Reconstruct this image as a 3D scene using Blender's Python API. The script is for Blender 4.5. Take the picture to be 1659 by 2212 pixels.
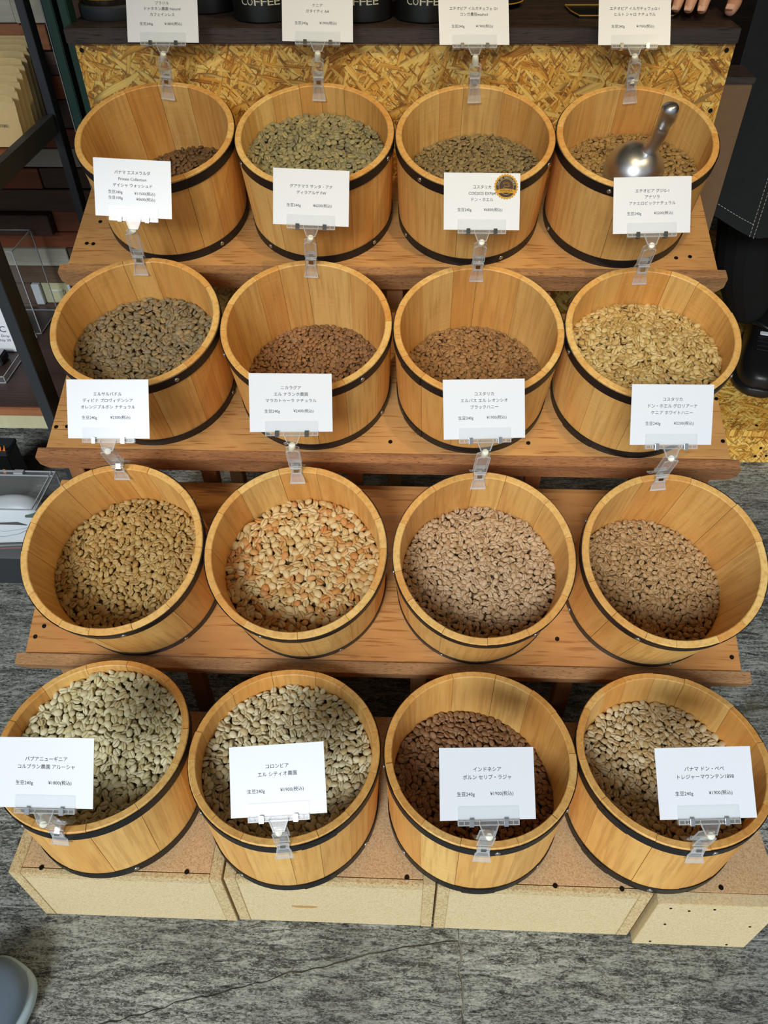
import bpy, bmesh, math, random
import numpy as np
from mathutils import Matrix, Vector, Euler, noise
from mathutils.geometry import tessellate_polygon

for o in list(bpy.data.objects):
    bpy.data.objects.remove(o)
scene = bpy.context.scene
COL = scene.collection

# ------------------------------------------------------------------ camera
cam_data = bpy.data.cameras.new('camera')
cam = bpy.data.objects.new('camera', cam_data)
COL.objects.link(cam)
cr = Vector((0.999275, 0.037119, -0.008509)); cu = Vector((-0.01982, 0.69771, 0.716106)); cf = Vector((-0.032518, 0.715418, -0.69794))
M = Matrix((( cr.x, cu.x, -cf.x, 0.0), (cr.y, cu.y, -cf.y, 0.0), (cr.z, cu.z, -cf.z, 1.187), (0, 0, 0, 1)))
cam.matrix_world = M
cam_data.sensor_fit = 'HORIZONTAL'
cam_data.sensor_width = 36.0
cam_data.lens = 1642.785 / 1659.0 * 36.0
cam_data.clip_start = 0.02
scene.camera = cam

# ------------------------------------------------------------------ world, lights, exposure
world = bpy.data.worlds.new('daylight')
scene.world = world
world.use_nodes = True
wn = world.node_tree.nodes['Background']
wn.inputs['Color'].default_value = (0.80, 0.90, 1.0, 1)
wn.inputs['Strength'].default_value = 0.43
scene.view_settings.view_transform = 'Standard'
scene.view_settings.look = 'None'
scene.view_settings.exposure = 0.0
scene.view_settings.gamma = 1.0
scene.view_settings.use_curve_mapping = False


def spot(name, loc, target, power, color, size, blend, radius):
    l = bpy.data.lights.new(name, 'SPOT')
    l.energy = power; l.color = color; l.spot_size = math.radians(size); l.spot_blend = blend; l.shadow_soft_size = radius
    o = bpy.data.objects.new(name, l)
    COL.objects.link(o)
    o.location = loc
    o.rotation_euler = (Vector(target) - Vector(loc)).to_track_quat('-Z', 'Y').to_euler()
    return o


WARM = (1.0, 0.78, 0.44)
spot('ceiling_spot', (0.30, 0.35, 2.60), (0.12, 1.28, 0.80), 42, WARM, 42, 0.9, 0.03)
spot('ceiling_spot', (1.05, 0.55, 2.60), (-0.20, 1.28, 0.80), 42, WARM, 42, 0.9, 0.03)
sun = bpy.data.lights.new('soft_daylight', 'SUN')
sun.energy = 2.8; sun.angle = math.radians(20); sun.color = (0.90, 0.95, 1.0)
so = bpy.data.objects.new('soft_daylight', sun); COL.objects.link(so)
so.rotation_euler = Vector((0.20, 0.82, -0.57)).to_track_quat('-Z', 'Y').to_euler()

# ------------------------------------------------------------------ materials
def srgb(r, g, b, a=1.0):
    f = lambda c: (c / 255 / 12.92) if c / 255 <= 0.04045 else ((c / 255 + 0.055) / 1.055) ** 2.4
    return (f(r), f(g), f(b), a)


class NT:
    def __init__(self, name):
        self.m = bpy.data.materials.new(name); self.m.use_nodes = True
        self.t = self.m.node_tree; self.n = self.t.nodes; self.bsdf = self.n['Principled BSDF']; self.out = self.n['Material Output']

    def node(self, typ, inputs=None, **kw):
        nd = self.n.new(typ)
        for k, v in kw.items():
            setattr(nd, k, v)
        for k, v in (inputs or {}).items():
            self.set(nd.inputs[k], v)
        return nd

    def set(self, sock, v):
        if isinstance(v, bpy.types.NodeSocket):
            self.t.links.new(v, sock)
        else:
            sock.default_value = v

    def coord(self, scale=(1, 1, 1), rot=(0, 0, 0), offset=None, src='Object'):
        tc = self.node('ShaderNodeTexCoord')
        vec = tc.outputs[src]
        if offset is not None:
            vec = self.node('ShaderNodeVectorMath', {0: vec, 1: offset}, operation='ADD').outputs[0]
        return self.node('ShaderNodeMapping', {'Vector': vec, 'Scale': scale, 'Rotation': rot}).outputs[0]

    def noise(self, vec, scale, detail=2, rough=0.5, dist=0.0):
        return self.node('ShaderNodeTexNoise', {'Vector': vec, 'Scale': scale, 'Detail': detail, 'Roughness': rough, 'Distortion': dist}).outputs['Fac']

    def ramp(self, fac, stops):
        r = self.node('ShaderNodeValToRGB', {'Fac': fac})
        e = r.color_ramp.elements
        while len(e) < len(stops):
            e.new(0.5)
        for el, (p, c) in zip(e, stops):
            el.position = p; el.color = c
        return r.outputs['Color']

    def mix(self, fac, a, b, blend='MIX'):
        nd = self.node('ShaderNodeMix', data_type='RGBA', blend_type=blend)
        self.set(nd.inputs[0], fac); self.set(nd.inputs[6], a); self.set(nd.inputs[7], b)
        return nd.outputs[2]

    def math(self, op, a, b=0.0, c=0.0):
        nd = self.node('ShaderNodeMath', operation=op)
        self.set(nd.inputs[0], a); self.set(nd.inputs[1], b); self.set(nd.inputs[2], c)
        return nd.outputs[0]

    def bump(self, h, strength=0.3, dist=0.001, normal=None):
        nd = self.node('ShaderNodeBump', {'Height': h, 'Strength': strength, 'Distance': dist})
        if normal is not None:
            self.set(nd.inputs['Normal'], normal)
        self.set(self.bsdf.inputs['Normal'], nd.outputs[0])
        return nd.outputs[0]

    def fin(self, color=None, rough=0.5, metal=0.0, spec=0.5):
        if color is not None:
            self.set(self.bsdf.inputs['Base Color'], color)
        self.set(self.bsdf.inputs['Roughness'], rough)
        self.bsdf.inputs['Metallic'].default_value = metal
        self.bsdf.inputs['Specular IOR Level'].default_value = spec
        return self.m


def plain(name, col, rough=0.5, metal=0.0, spec=0.5, var=0.0):
    t = NT(name)
    if var:
        f = t.noise(t.coord(), 60, 3)
        c = t.mix(f, tuple(max(0, x * (1 - var)) for x in col[:3]) + (1,), tuple(min(1, x * (1 + var)) for x in col[:3]) + (1,))
        t.bump(f, 0.15, 0.0005)
        return t.fin(c, rough, metal, spec)
    return t.fin(col, rough, metal, spec)


def rnd_offset(t, k=7.0):
    r = t.node('ShaderNodeObjectInfo').outputs['Random']
    cx = t.node('ShaderNodeCombineXYZ', {0: t.math('MULTIPLY', r, k), 1: t.math('MULTIPLY', r, k * 1.7), 2: t.math('MULTIPLY', r, k * 2.3)})
    return r, cx.outputs[0]


def wood(name, light, dark, axis='z', rough=0.55, var=0.25, grain=1.0, saw=0.0, bump=0.25, knots=True, pores=0.0):
    """planed wood, grain running along the given object axis"""
    t = NT(name)
    r, off = rnd_offset(t)
    along = 1.6 * grain; across = 22.0 * grain
    sc = {'x': (along, across, across), 'y': (across, along, across), 'z': (across, across, along)}[axis]
    v = t.coord(sc, offset=off)
    broad = t.noise(v, 0.8, 3, 0.55, 0.6)
    sc2 = tuple(s * 7 for s in sc)
    fine = t.noise(t.coord(sc2, offset=off), 1.0, 4, 0.65, 0.2)
    soft = t.noise(t.coord((9, 9, 9), offset=off), 1.0, 2)
    f = t.math('ADD', t.math('MULTIPLY', broad, 0.6), t.math('MULTIPLY', fine, 0.4))
    c = t.ramp(f, [(0.33, dark), (0.5, tuple((a + b) / 2 for a, b in zip(light, dark))), (0.64, light)])
    c = t.mix(0.35, c, t.ramp(soft, [(0.3, tuple(x * 0.75 for x in light[:3]) + (1,)), (0.7, tuple(min(1, x * 1.12) for x in light[:3]) + (1,))]))
    hsv = t.node('ShaderNodeHueSaturation', {'Hue': t.math('MULTIPLY_ADD', r, 0.025, 0.4875), 'Saturation': t.math('MULTIPLY_ADD', r, -0.12, 1.05),
                                             'Value': t.math('MULTIPLY_ADD', r, var, 1 - var / 2), 'Color': c})
    c = hsv.outputs[0]
    if knots:
        kv = t.node('ShaderNodeTexVoronoi', {'Vector': t.coord((7.5, 7.5, 5.0), offset=off), 'Scale': 1.0, 'Randomness': 1.0}, feature='F1')
        kn = t.ramp(kv.outputs['Distance'], [(0.0, (1, 1, 1, 1)), (0.028, (0.5, 0.5, 0.5, 1)), (0.05, (0, 0, 0, 1))])
        c = t.mix(kn, c, tuple(x * 0.42 for x in dark[:3]) + (1,))
    h = fine
    if saw:
        sv = t.coord((3, 3, 190) if axis == 'z' else (190, 3, 3), offset=off)
        s = t.noise(sv, 1.0, 2, 0.5, 0.3)
        h = t.math('ADD', t.math('MULTIPLY', fine, 0.5), t.math('MULTIPLY', s, saw))
        c = t.mix(t.math('MULTIPLY', t.math('SUBTRACT', 1.0, s), 0.30), c, dark)
        fl = t.noise(t.coord((160, 160, 7), offset=off), 1.0, 3, 0.6)
        c = t.mix(t.ramp(fl, [(0.38, (0.32, 0.32, 0.32, 1)), (0.52, (0, 0, 0, 1))]), c, tuple(x * 0.6 for x in dark[:3]) + (1,))
    if pores:
        pv = t.coord(tuple(s * 16 for s in sc), offset=off)
        p = t.ramp(t.noise(pv, 1.0, 1), [(0.30, (0, 0, 0, 1)), (0.42, (1, 1, 1, 1))])
        c = t.mix(p, tuple(x * (1 - pores) for x in dark[:3]) + (1,), c)
    t.bump(h, bump, 0.0012)
    return t.fin(c, rough)


M_STAVE = wood('honey_wood', srgb(250, 200, 116), srgb(222, 152, 68), 'z', 0.5, 0.14, saw=0.7, bump=0.35)
M_TUBBASE = wood('tub_bottom_wood', srgb(205, 150, 88), srgb(168, 112, 60), 'x', 0.6, 0.1)
M_SHELF = wood('shelf_wood', srgb(212, 154, 90), srgb(176, 116, 60), 'x', 0.3, 0.12, grain=0.8, pores=0.10, bump=0.15, knots=False)
M_LIP = wood('rough_lip_wood', srgb(190, 140, 88), srgb(124, 80, 46), 'x', 0.7, 0.12, grain=4.5, pores=0.5, bump=0.7, knots=False)
M_POST = wood('post_wood', srgb(170, 118, 68), srgb(120, 76, 42), 'z', 0.6, 0.2, knots=False)
M_DARKWORK = wood('dark_worktop_wood', srgb(74, 62, 52), srgb(34, 27, 23), 'x', 0.45, 0.15, grain=1.3, pores=0.5, bump=0.5, knots=False)
M_PLANK_OR = wood('plank_orange', srgb(158, 92, 52), srgb(98, 50, 26), 'x', 0.6, 0.4, grain=1.4, knots=False, bump=0.5)
M_PLANK_DK = wood('plank_dark', srgb(104, 80, 62), srgb(48, 35, 28), 'x', 0.65, 0.3, grain=1.7, knots=False, bump=0.8)
M_PLANK_GR = wood('plank_grey', srgb(190, 186, 168), srgb(146, 142, 126), 'x', 0.7, 0.12, grain=1.2, knots=False, bump=0.4)
M_PLANK_CR = wood('plank_cream', srgb(206, 200, 160), srgb(180, 170, 128), 'z', 0.6, 0.1, knots=False)
M_BROWNCAB = plain('brown_board', srgb(120, 92, 62), 0.7, var=0.12)


def particle(name, base, dark, light, scale=420):
    t = NT(name)
    v = t.coord()
    a = t.node('ShaderNodeTexVoronoi', {'Vector': v, 'Scale': scale, 'Randomness': 1.0}).outputs['Color']
    g = t.node('ShaderNodeSeparateColor', {0: a}).outputs[0]
    n = t.noise(v, scale * 1.7, 2)
    s = t.math('ADD', t.math('MULTIPLY', g, 0.5), t.math('MULTIPLY', n, 0.5))
    c = t.ramp(s, [(0.2, dark), (0.45, base), (0.75, light)])
    big = t.noise(v, 7, 3)
    c = t.mix(t.math('MULTIPLY', big, 0.4), c, tuple(x * 0.8 for x in base[:3]) + (1,))
    t.bump(s, 0.25, 0.0006)
    return t.fin(c, 0.75, 0, 0.3)


M_PB_SIDE = particle('particleboard_face', srgb(226, 204, 156), srgb(206, 180, 128), srgb(236, 218, 176), 620)
M_PB_TOP = particle('particleboard_top', srgb(214, 176, 130), srgb(176, 136, 92), srgb(232, 200, 154), 760)
M_PB_EDGE = particle('particleboard_edge', srgb(214, 188, 138), srgb(170, 136, 86), srgb(232, 212, 166), 560)


def osb(name, tone=1.0):
    t = NT(name)
    tc = t.coord()
    wob = t.node('ShaderNodeTexNoise', {'Vector': tc, 'Scale': 9.0, 'Detail': 2}).outputs['Color']
    warped = t.node('ShaderNodeVectorMath', {0: tc, 1: t.node('ShaderNodeVectorMath', {0: wob, 'Scale': 0.02}, operation='SCALE').outputs[0]}, operation='ADD').outputs[0]
    best = None; colv = None; fibre = None; edge = None
    for i, (ang, sx, sy) in enumerate([(0.45, 13, 95), (-0.75, 26, 170), (1.25, 34, 190), (-0.15, 22, 180), (2.3, 44, 260), (0.9, 60, 330)]):
        mp = t.node('ShaderNodeMapping', {'Vector': warped, 'Location': (i * 3.1, i * 1.7, i * 2.3), 'Rotation': (0, ang, 0), 'Scale': (1, 1, 1)}).outputs[0]
        mp = t.node('ShaderNodeMapping', {'Vector': mp, 'Scale': (sx, 1, sy)}).outputs[0]
        vo = t.node('ShaderNodeTexVoronoi', {'Vector': mp, 'Scale': 1.0, 'Randomness': 1.0}, feature='F1', voronoi_dimensions='3D')
        sep = t.node('ShaderNodeSeparateColor', {0: vo.outputs['Color']})
        fb = t.noise(t.node('ShaderNodeMapping', {'Vector': mp, 'Scale': (0.8, 1, 6)}).outputs[0], 1.0, 4, 0.7)
        pr = sep.outputs[0]; cv = sep.outputs[1]; ed = vo.outputs['Distance']
        if best is None:
            best, colv, fibre, edge = pr, cv, fb, ed
        else:
            g = t.math('GREATER_THAN', pr, best)
            mm = lambda a, b: t.math('ADD', t.math('MULTIPLY', g, a), t.math('MULTIPLY', t.math('SUBTRACT', 1.0, g), b))
            colv, fibre, edge, best = mm(cv, colv), mm(fb, fibre), mm(ed, edge), t.math('MAXIMUM', pr, best)
    s = t.math('ADD', t.math('MULTIPLY', colv, 0.42), t.math('MULTIPLY', fibre, 0.85))
    k = lambda c: tuple(x * tone for x in c[:3]) + (1,)
    c = t.ramp(s, [(0.34, k(srgb(112, 58, 14))), (0.44, k(srgb(196, 128, 40))), (0.60, k(srgb(238, 178, 70))), (0.85, k(srgb(255, 220, 122)))])
    c = t.mix(t.ramp(edge, [(0.50, (0, 0, 0, 1)), (0.78, (0.75, 0.75, 0.75, 1))]), c, k(srgb(110, 60, 20)))
    t.bump(t.math('ADD', best, t.math('MULTIPLY', fibre, 0.5)), 0.6, 0.0012)
    return t.fin(c, 0.5)


M_OSB = osb('strand_board')


def floor_mat():
    t = NT('stamped_concrete')
    v = t.coord((15, 85, 26))
    n1 = t.noise(v, 1.0, 5, 0.7, 1.2)
    n2 = t.noise(t.coord((140, 380, 100)), 1.0, 4, 0.75, 1.2)
    b = t.noise(t.coord(), 3.2, 4, 0.6)
    s = t.math('ADD', t.math('MULTIPLY', n1, 0.45), t.math('MULTIPLY', n2, 0.55))
    c = t.ramp(s, [(0.40, srgb(40, 41, 38)), (0.465, srgb(104, 105, 98)), (0.53, srgb(176, 178, 168)), (0.64, srgb(222, 223, 212))])
    c = t.mix(t.ramp(b, [(0.32, (0.62, 0.62, 0.62, 1)), (0.62, (0.0, 0.0, 0.0, 1))]), c, srgb(50, 48, 46))
    ol = t.noise(t.coord((1, 1, 1), offset=(3, 5, 0)), 6.0, 3)
    c = t.mix(t.ramp(ol, [(0.62, (0, 0, 0, 1)), (0.72, (0.5, 0.5, 0.5, 1))]), c, srgb(118, 108, 76))
    t.bump(s, 0.7, 0.003)
    rg = t.math('MULTIPLY_ADD', b, 0.3, 0.45)
    return t.fin(c, rg, 0, 0.4)


M_FLOOR = floor_mat()
M_GROUT = plain('pale_crack_mortar', srgb(150, 146, 128), 0.9, var=0.45)
M_HOOP = plain('black_steel', srgb(24, 24, 26), 0.45, 0.0, 0.45)
M_RIVET = plain('steel_rivet', srgb(190, 186, 176), 0.3, 0.9)
M_RIVETB = plain('black_rivet', srgb(60, 60, 60), 0.3, 0.8)
M_SCREW = plain('dark_screw', srgb(38, 34, 32), 0.4, 0.7)
M_CHROME = plain('chrome', srgb(220, 220, 220), 0.12, 1.0)
M_ALU = plain('cast_aluminium', srgb(206, 209, 212), 0.36, 1.0)
M_CREAM = plain('cream_plastic', srgb(240, 236, 214), 0.35)
M_PAPER = plain('white_card', srgb(236, 238, 240), 0.32, 0, 0.4)
M_INK = plain('dark_ink', srgb(38, 38, 42), 0.7)
M_RACK = plain('charcoal_powder_coat', srgb(56, 60, 64), 0.5, 0.3)
M_GREEN = plain('dark_green_paint', srgb(34, 66, 56), 0.45, 0.1, var=0.2)
M_KRAFT = plain('kraft_paper', srgb(204, 178, 122), 0.6, var=0.08)
M_BLACKTIN = plain('black_tin', srgb(22, 23, 23), 0.38, 0.0)
M_LETTER = plain('cream_lettering', srgb(214, 214, 186), 0.5)
M_CLOTH = plain('black_denim', srgb(40, 42, 42), 0.92, 0, 0.15, var=0.18)
M_TROUSER = plain('black_trouser_cloth', srgb(34, 35, 36), 0.9, 0, 0.15, var=0.15)
M_STITCH = plain('pale_stitching', srgb(190, 186, 172), 0.8)
M_BSHOE = plain('black_leather', srgb(24, 23, 24), 0.4)
M_WHITE = plain('white_plastic', srgb(222, 226, 230), 0.4)
M_SKIN = NT('skin')
M_SKIN.bsdf.inputs['Subsurface Weight'].default_value = 0.08
M_SKIN = M_SKIN.fin(srgb(214, 158, 124), 0.5)
M_NAIL = plain('finger_nail', srgb(226, 180, 156), 0.3)
M_GOLD = plain('gold_foil', srgb(214, 160, 52), 0.35, 0.35)
M_DKBROWN = plain('dark_brown_print', srgb(52, 32, 22), 0.5)
M_BLUESUEDE = plain('grey_blue_suede', srgb(112, 130, 148), 0.85, var=0.1)
M_BLUEMESH = plain('blue_grey_mesh', srgb(116, 132, 164), 0.8, var=0.2)
M_SOLE = plain('pale_rubber', srgb(176, 196, 206), 0.6, var=0.06)
M_ORANGEPR = plain('orange_flame_print', srgb(236, 132, 44), 0.5)
M_RED = plain('red_thread', srgb(150, 34, 46), 0.6)
M_LEAF = plain('green_tab', srgb(58, 84, 58), 0.6)
M_DARKGLASS = plain('dark_bottle_glass', srgb(38, 32, 26), 0.15)
M_DECK = wood('dark_deck_wood', srgb(78, 58, 50), srgb(40, 28, 26), 'x', 0.4, 0.1, grain=1.2, knots=False, bump=0.5)


def clear(name, tint=(0.93, 0.95, 0.95, 1), milk=0.06, rough=0.14, ior=1.45):
    t = NT(name)
    t.n.remove(t.bsdf)
    tr = t.node('ShaderNodeBsdfTransparent', {'Color': tint}).outputs[0]
    gl = t.node('ShaderNodeBsdfGlossy', {'Color': (1, 1, 1, 1), 'Roughness': rough}).outputs[0]
    df = t.node('ShaderNodeBsdfDiffuse', {'Color': (0.85, 0.87, 0.86, 1)}).outputs[0]
    lw = t.node('ShaderNodeLayerWeight', {'Blend': 0.35}).outputs['Facing']
    fr = t.math('MULTIPLY_ADD', t.math('POWER', lw, 4.0), 0.5 * (ior - 1.0) / 0.45, 0.015)
    m1 = t.node('ShaderNodeMixShader', {0: t.math('MULTIPLY_ADD', t.math('POWER', lw, 2.0), 0.35, milk), 1: tr, 2: df}).outputs[0]
    m2 = t.node('ShaderNodeMixShader', {0: fr, 1: m1, 2: gl}).outputs[0]
    t.t.links.new(m2, t.out.inputs['Surface'])
    return t.m


M_CLEAR = clear('clear_plastic', milk=0.16, tint=(0.985, 0.985, 0.98, 1))
M_RIBS = clear('moulded_clear_edge', milk=0.30, tint=(0.97, 0.97, 0.96, 1))
M_CLEARPL = clear('clear_plate', milk=0.06, tint=(0.98, 0.985, 0.985, 1))
M_ACRYL = clear('acrylic_sheet', milk=0.012, tint=(0.97, 0.98, 0.98, 1), ior=1.3)
M_EDGE = plain('polished_acrylic_edge', srgb(170, 172, 176), 0.2)

# ------------------------------------------------------------------ object helpers
def link(name, me, mat=None, parent=None, mw=None, smooth=None):
    o = bpy.data.objects.new(name, me)
    COL.objects.link(o)
    if mat is not None and len(me.materials) == 0:
        me.materials.append(mat)
    if mw is not None:
        o.matrix_basis = mw
    if parent is not None:
        o.parent = parent
    if smooth is not None and len(me.polygons):
        me.shade_smooth()
        me.set_sharp_from_angle(angle=smooth)
    return o


def mesh(name, verts, faces):
    me = bpy.data.meshes.new(name)
    me.from_pydata([tuple(v) for v in verts], [], faces)
    me.validate()
    bm = bmesh.new(); bm.from_mesh(me); bmesh.ops.recalc_face_normals(bm, faces=bm.faces); bm.to_mesh(me); bm.free()
    return me


def thing(name, label, cat, mw=None, group=None):
    o = bpy.data.objects.new(name, None); COL.objects.link(o)
    o.empty_display_size = 0.02
    if mw is not None:
        o.matrix_world = mw
    o['label'] = label; o['category'] = cat
    if group:
        o['group'] = group
    return o


def tag(o, label, cat, group=None, kind=None):
    o['label'] = label; o['category'] = cat
    if group:
        o['group'] = group
    if kind:
        o['kind'] = kind
    return o


def T(x, y, z):
    return Matrix.Translation((x, y, z))


def box_bm(bm, c, s, rot=None, bevel=0.0):
    m = Matrix.Translation(c)
    if rot is not None:
        m = m @ rot.to_4x4()
    r = bmesh.ops.create_cube(bm, size=1.0, matrix=m @ Matrix.Diagonal((s[0], s[1], s[2], 1)))
    if bevel:
        edges = list({e for v in r['verts'] for e in v.link_edges})
        bmesh.ops.bevel(bm, geom=edges, offset=bevel, segments=2, affect='EDGES', clamp_overlap=True)


def bm_obj(name, bm, mat, parent=None, mw=None, smooth=None):
    me = bpy.data.meshes.new(name); bm.to_mesh(me); bm.free()
    return link(name, me, mat, parent, mw, smooth)


def box(name, c, s, mat, parent=None, rot=None, bevel=0.0015, mw=None):
    """box whose mesh is centred on its own origin, so textures differ from piece to piece"""
    bm = bmesh.new(); box_bm(bm, (0, 0, 0), s, None, bevel)
    m = Matrix.Translation(c)
    if rot is not None:
        m = m @ rot.to_4x4()
    if mw is not None:
        m = mw @ m
    return bm_obj(name, bm, mat, parent, m)


def prism(name, pts, y0, y1, mat, parent=None, axis='y', mw=None, bevel=0.0):
    """extrude a 2-D outline; axis y: pts are (x,z); axis x: pts are (y,z); axis z: pts are (x,y)"""
    n = len(pts)
    def P(a, b, c):
        return {'y': (a, c, b), 'x': (c, a, b), 'z': (a, b, c)}[axis]
    v = [P(a, b, y0) for a, b in pts] + [P(a, b, y1) for a, b in pts]
    f = [list(range(n)), list(range(2 * n - 1, n - 1, -1))] + [[i, (i + 1) % n, n + (i + 1) % n, n + i] for i in range(n)]
    me = mesh(name, v, f)
    if bevel:
        bm = bmesh.new(); bm.from_mesh(me); bmesh.ops.bevel(bm, geom=bm.edges[:], offset=bevel, segments=2, affect='EDGES', clamp_overlap=True); bm.to_mesh(me); bm.free()
    return link(name, me, mat, parent, mw)


def lathe(name, prof, mat, parent=None, seg=40, mw=None, smooth=0.6, closed=False):
    v = []; f = []
    for r, z in prof:
        for i in range(seg):
            a = 2 * math.pi * i / seg
            v.append((r * math.cos(a), r * math.sin(a), z))
    m = len(prof)
    for j in range(m - 1 + (1 if closed else 0)):
        for i in range(seg):
            a, b = j * seg, ((j + 1) % m) * seg
            f.append([a + i, a + (i + 1) % seg, b + (i + 1) % seg, b + i])
    if not closed:
        if prof[0][0] > 1e-6:
            f.append(list(range(seg)))
        if prof[-1][0] > 1e-6:
            f.append([(m - 1) * seg + i for i in range(seg)])
    me = mesh(name, v, f)
    bm = bmesh.new(); bm.from_mesh(me); bmesh.ops.remove_doubles(bm, verts=bm.verts, dist=1e-7); bmesh.ops.recalc_face_normals(bm, faces=bm.faces); bm.to_mesh(me); bm.free()
    return link(name, me, mat, parent, mw, smooth)


def tube_data(pts, rad, seg=8, cap=True):
    """verts and faces of a tube through pts with radius rad (number or list)"""
    pts = [Vector(p) for p in pts]; n = len(pts)
    if not hasattr(rad, '__len__'):
        rad = [rad] * n
    v = []; f = []
    up = Vector((0, 0, 1))
    d0 = (pts[1] - pts[0]).normalized()
    if abs(d0.dot(up)) > 0.9:
        up = Vector((1, 0, 0))
    nrm = (up - d0 * up.dot(d0)).normalized()
    for i, p in enumerate(pts):
        d = (pts[min(i + 1, n - 1)] - pts[max(i - 1, 0)]).normalized()
        nrm = (nrm - d * nrm.dot(d)).normalized(); b = d.cross(nrm)
        for k in range(seg):
            a = 2 * math.pi * k / seg
            v.append(p + (nrm * math.cos(a) + b * math.sin(a)) * rad[i])
    for i in range(n - 1):
        for k in range(seg):
            f.append([i * seg + k, i * seg + (k + 1) % seg, (i + 1) * seg + (k + 1) % seg, (i + 1) * seg + k])
    if cap:
        f.append(list(range(seg))); f.append([(n - 1) * seg + k for k in range(seg)])
    return v, f


def tube(name, pts, rad, mat, parent=None, seg=8, mw=None):
    v, f = tube_data(pts, rad, seg)
    return link(name, mesh(name, v, f), mat, parent, mw, 0.8)


def text(name, s, size, mat, parent, mw, width=None, extrude=0.0):
    cu_ = bpy.data.curves.new(name, 'FONT')
    cu_.body = s; cu_.size = size; cu_.align_x = 'CENTER'; cu_.align_y = 'CENTER'; cu_.extrude = extrude
    cu_.resolution_u = 2
    cu_.materials.append(mat)
    o = bpy.data.objects.new(name, cu_); COL.objects.link(o)
    if width:
        bpy.context.view_layer.update()
        w = o.dimensions.x
        if w > 1e-6:
            mw = mw @ Matrix.Diagonal((width / w, 1, 1, 1))
    o.matrix_basis = mw; o.parent = parent
    return o


# ------------------------------------------------------------------ the setting: floor, walls, ceiling
def struct(o):
    o['kind'] = 'structure'
    return o


floor_root = struct(bpy.data.objects.new('floor', None)); COL.objects.link(floor_root)
bed = box('mortar_bed', (0, 1.0, -0.0275), (9, 8, 0.05), M_GROUT, floor_root, bevel=0)
random.seed(5)
def jag(a, b, n, amp, seed):
    """a wandering crack line between two points"""
    rr = random.Random(seed); out = []
    ax, ay = a; bx, by = b; L = math.hypot(bx - ax, by - ay); nx, ny = -(by - ay) / L, (bx - ax) / L
    for i in range(n + 1):
        t_ = i / n; k = 0 if i in (0, n) else rr.uniform(-amp, amp)
        out.append((ax + (bx - ax) * t_ + nx * k, ay + (by - ay) * t_ + ny * k))
    return out
seam = jag((0.084, 5.0), (0.083, 0.352), 40, 0.003, 1) + jag((0.083, 0.352), (0.086, 0.24), 10, 0.0022, 2)[1:] + jag((0.086, 0.24), (0.09, -3), 40, 0.003, 3)[1:]
diag = jag((0.083, 0.352), (-0.042, 0.331), 8, 0.001, 4) + jag((-0.042, 0.331), (-0.229, 0.281), 12, 0.003, 5)[1:] + jag((-0.229, 0.281), (-0.40, 0.232), 12, 0.003, 6)[1:] + jag((-0.40, 0.232), (-4.5, -0.9), 60, 0.004, 7)[1:]
rr = random.Random(9)
isp = 40
up_seam, dn_seam = seam[:isp + 1], seam[isp:]
gap = lambda: rr.uniform(0.0004, 0.0020)
right = [(x + gap(), y) for x, y in seam] + [(4.5, -3), (4.5, 5.0)]
upper = [(x - gap(), y) for x, y in up_seam] + [(x, y + gap()) for x, y in diag[1:]] + [(-4.5, 5.0)]
lower = [(x - gap(), y) for x, y in dn_seam[1:]] + [(-4.5, -3)] + [(x, y - gap()) for x, y in reversed(diag[1:])] + [(0.081, 0.349)]
for nm, poly in (('floor_slab', right), ('floor_slab', upper), ('floor_slab', lower)):
    bm = bmesh.new()
    vs = [bm.verts.new((x, y, 0)) for x, y in poly]
    for tri in tessellate_polygon([[Vector((x, y, 0)) for x, y in poly]]):
        bm.faces.new([vs[i_] for i_ in tri])
    ret = bmesh.ops.extrude_face_region(bm, geom=bm.faces[:])
    bmesh.ops.translate(bm, verts=[g for g in ret['geom'] if isinstance(g, bmesh.types.BMVert)], vec=(0, 0, -0.0024))
    bmesh.ops.recalc_face_normals(bm, faces=bm.faces)
    bm_obj(nm, bm, M_FLOOR, floor_root)

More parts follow.
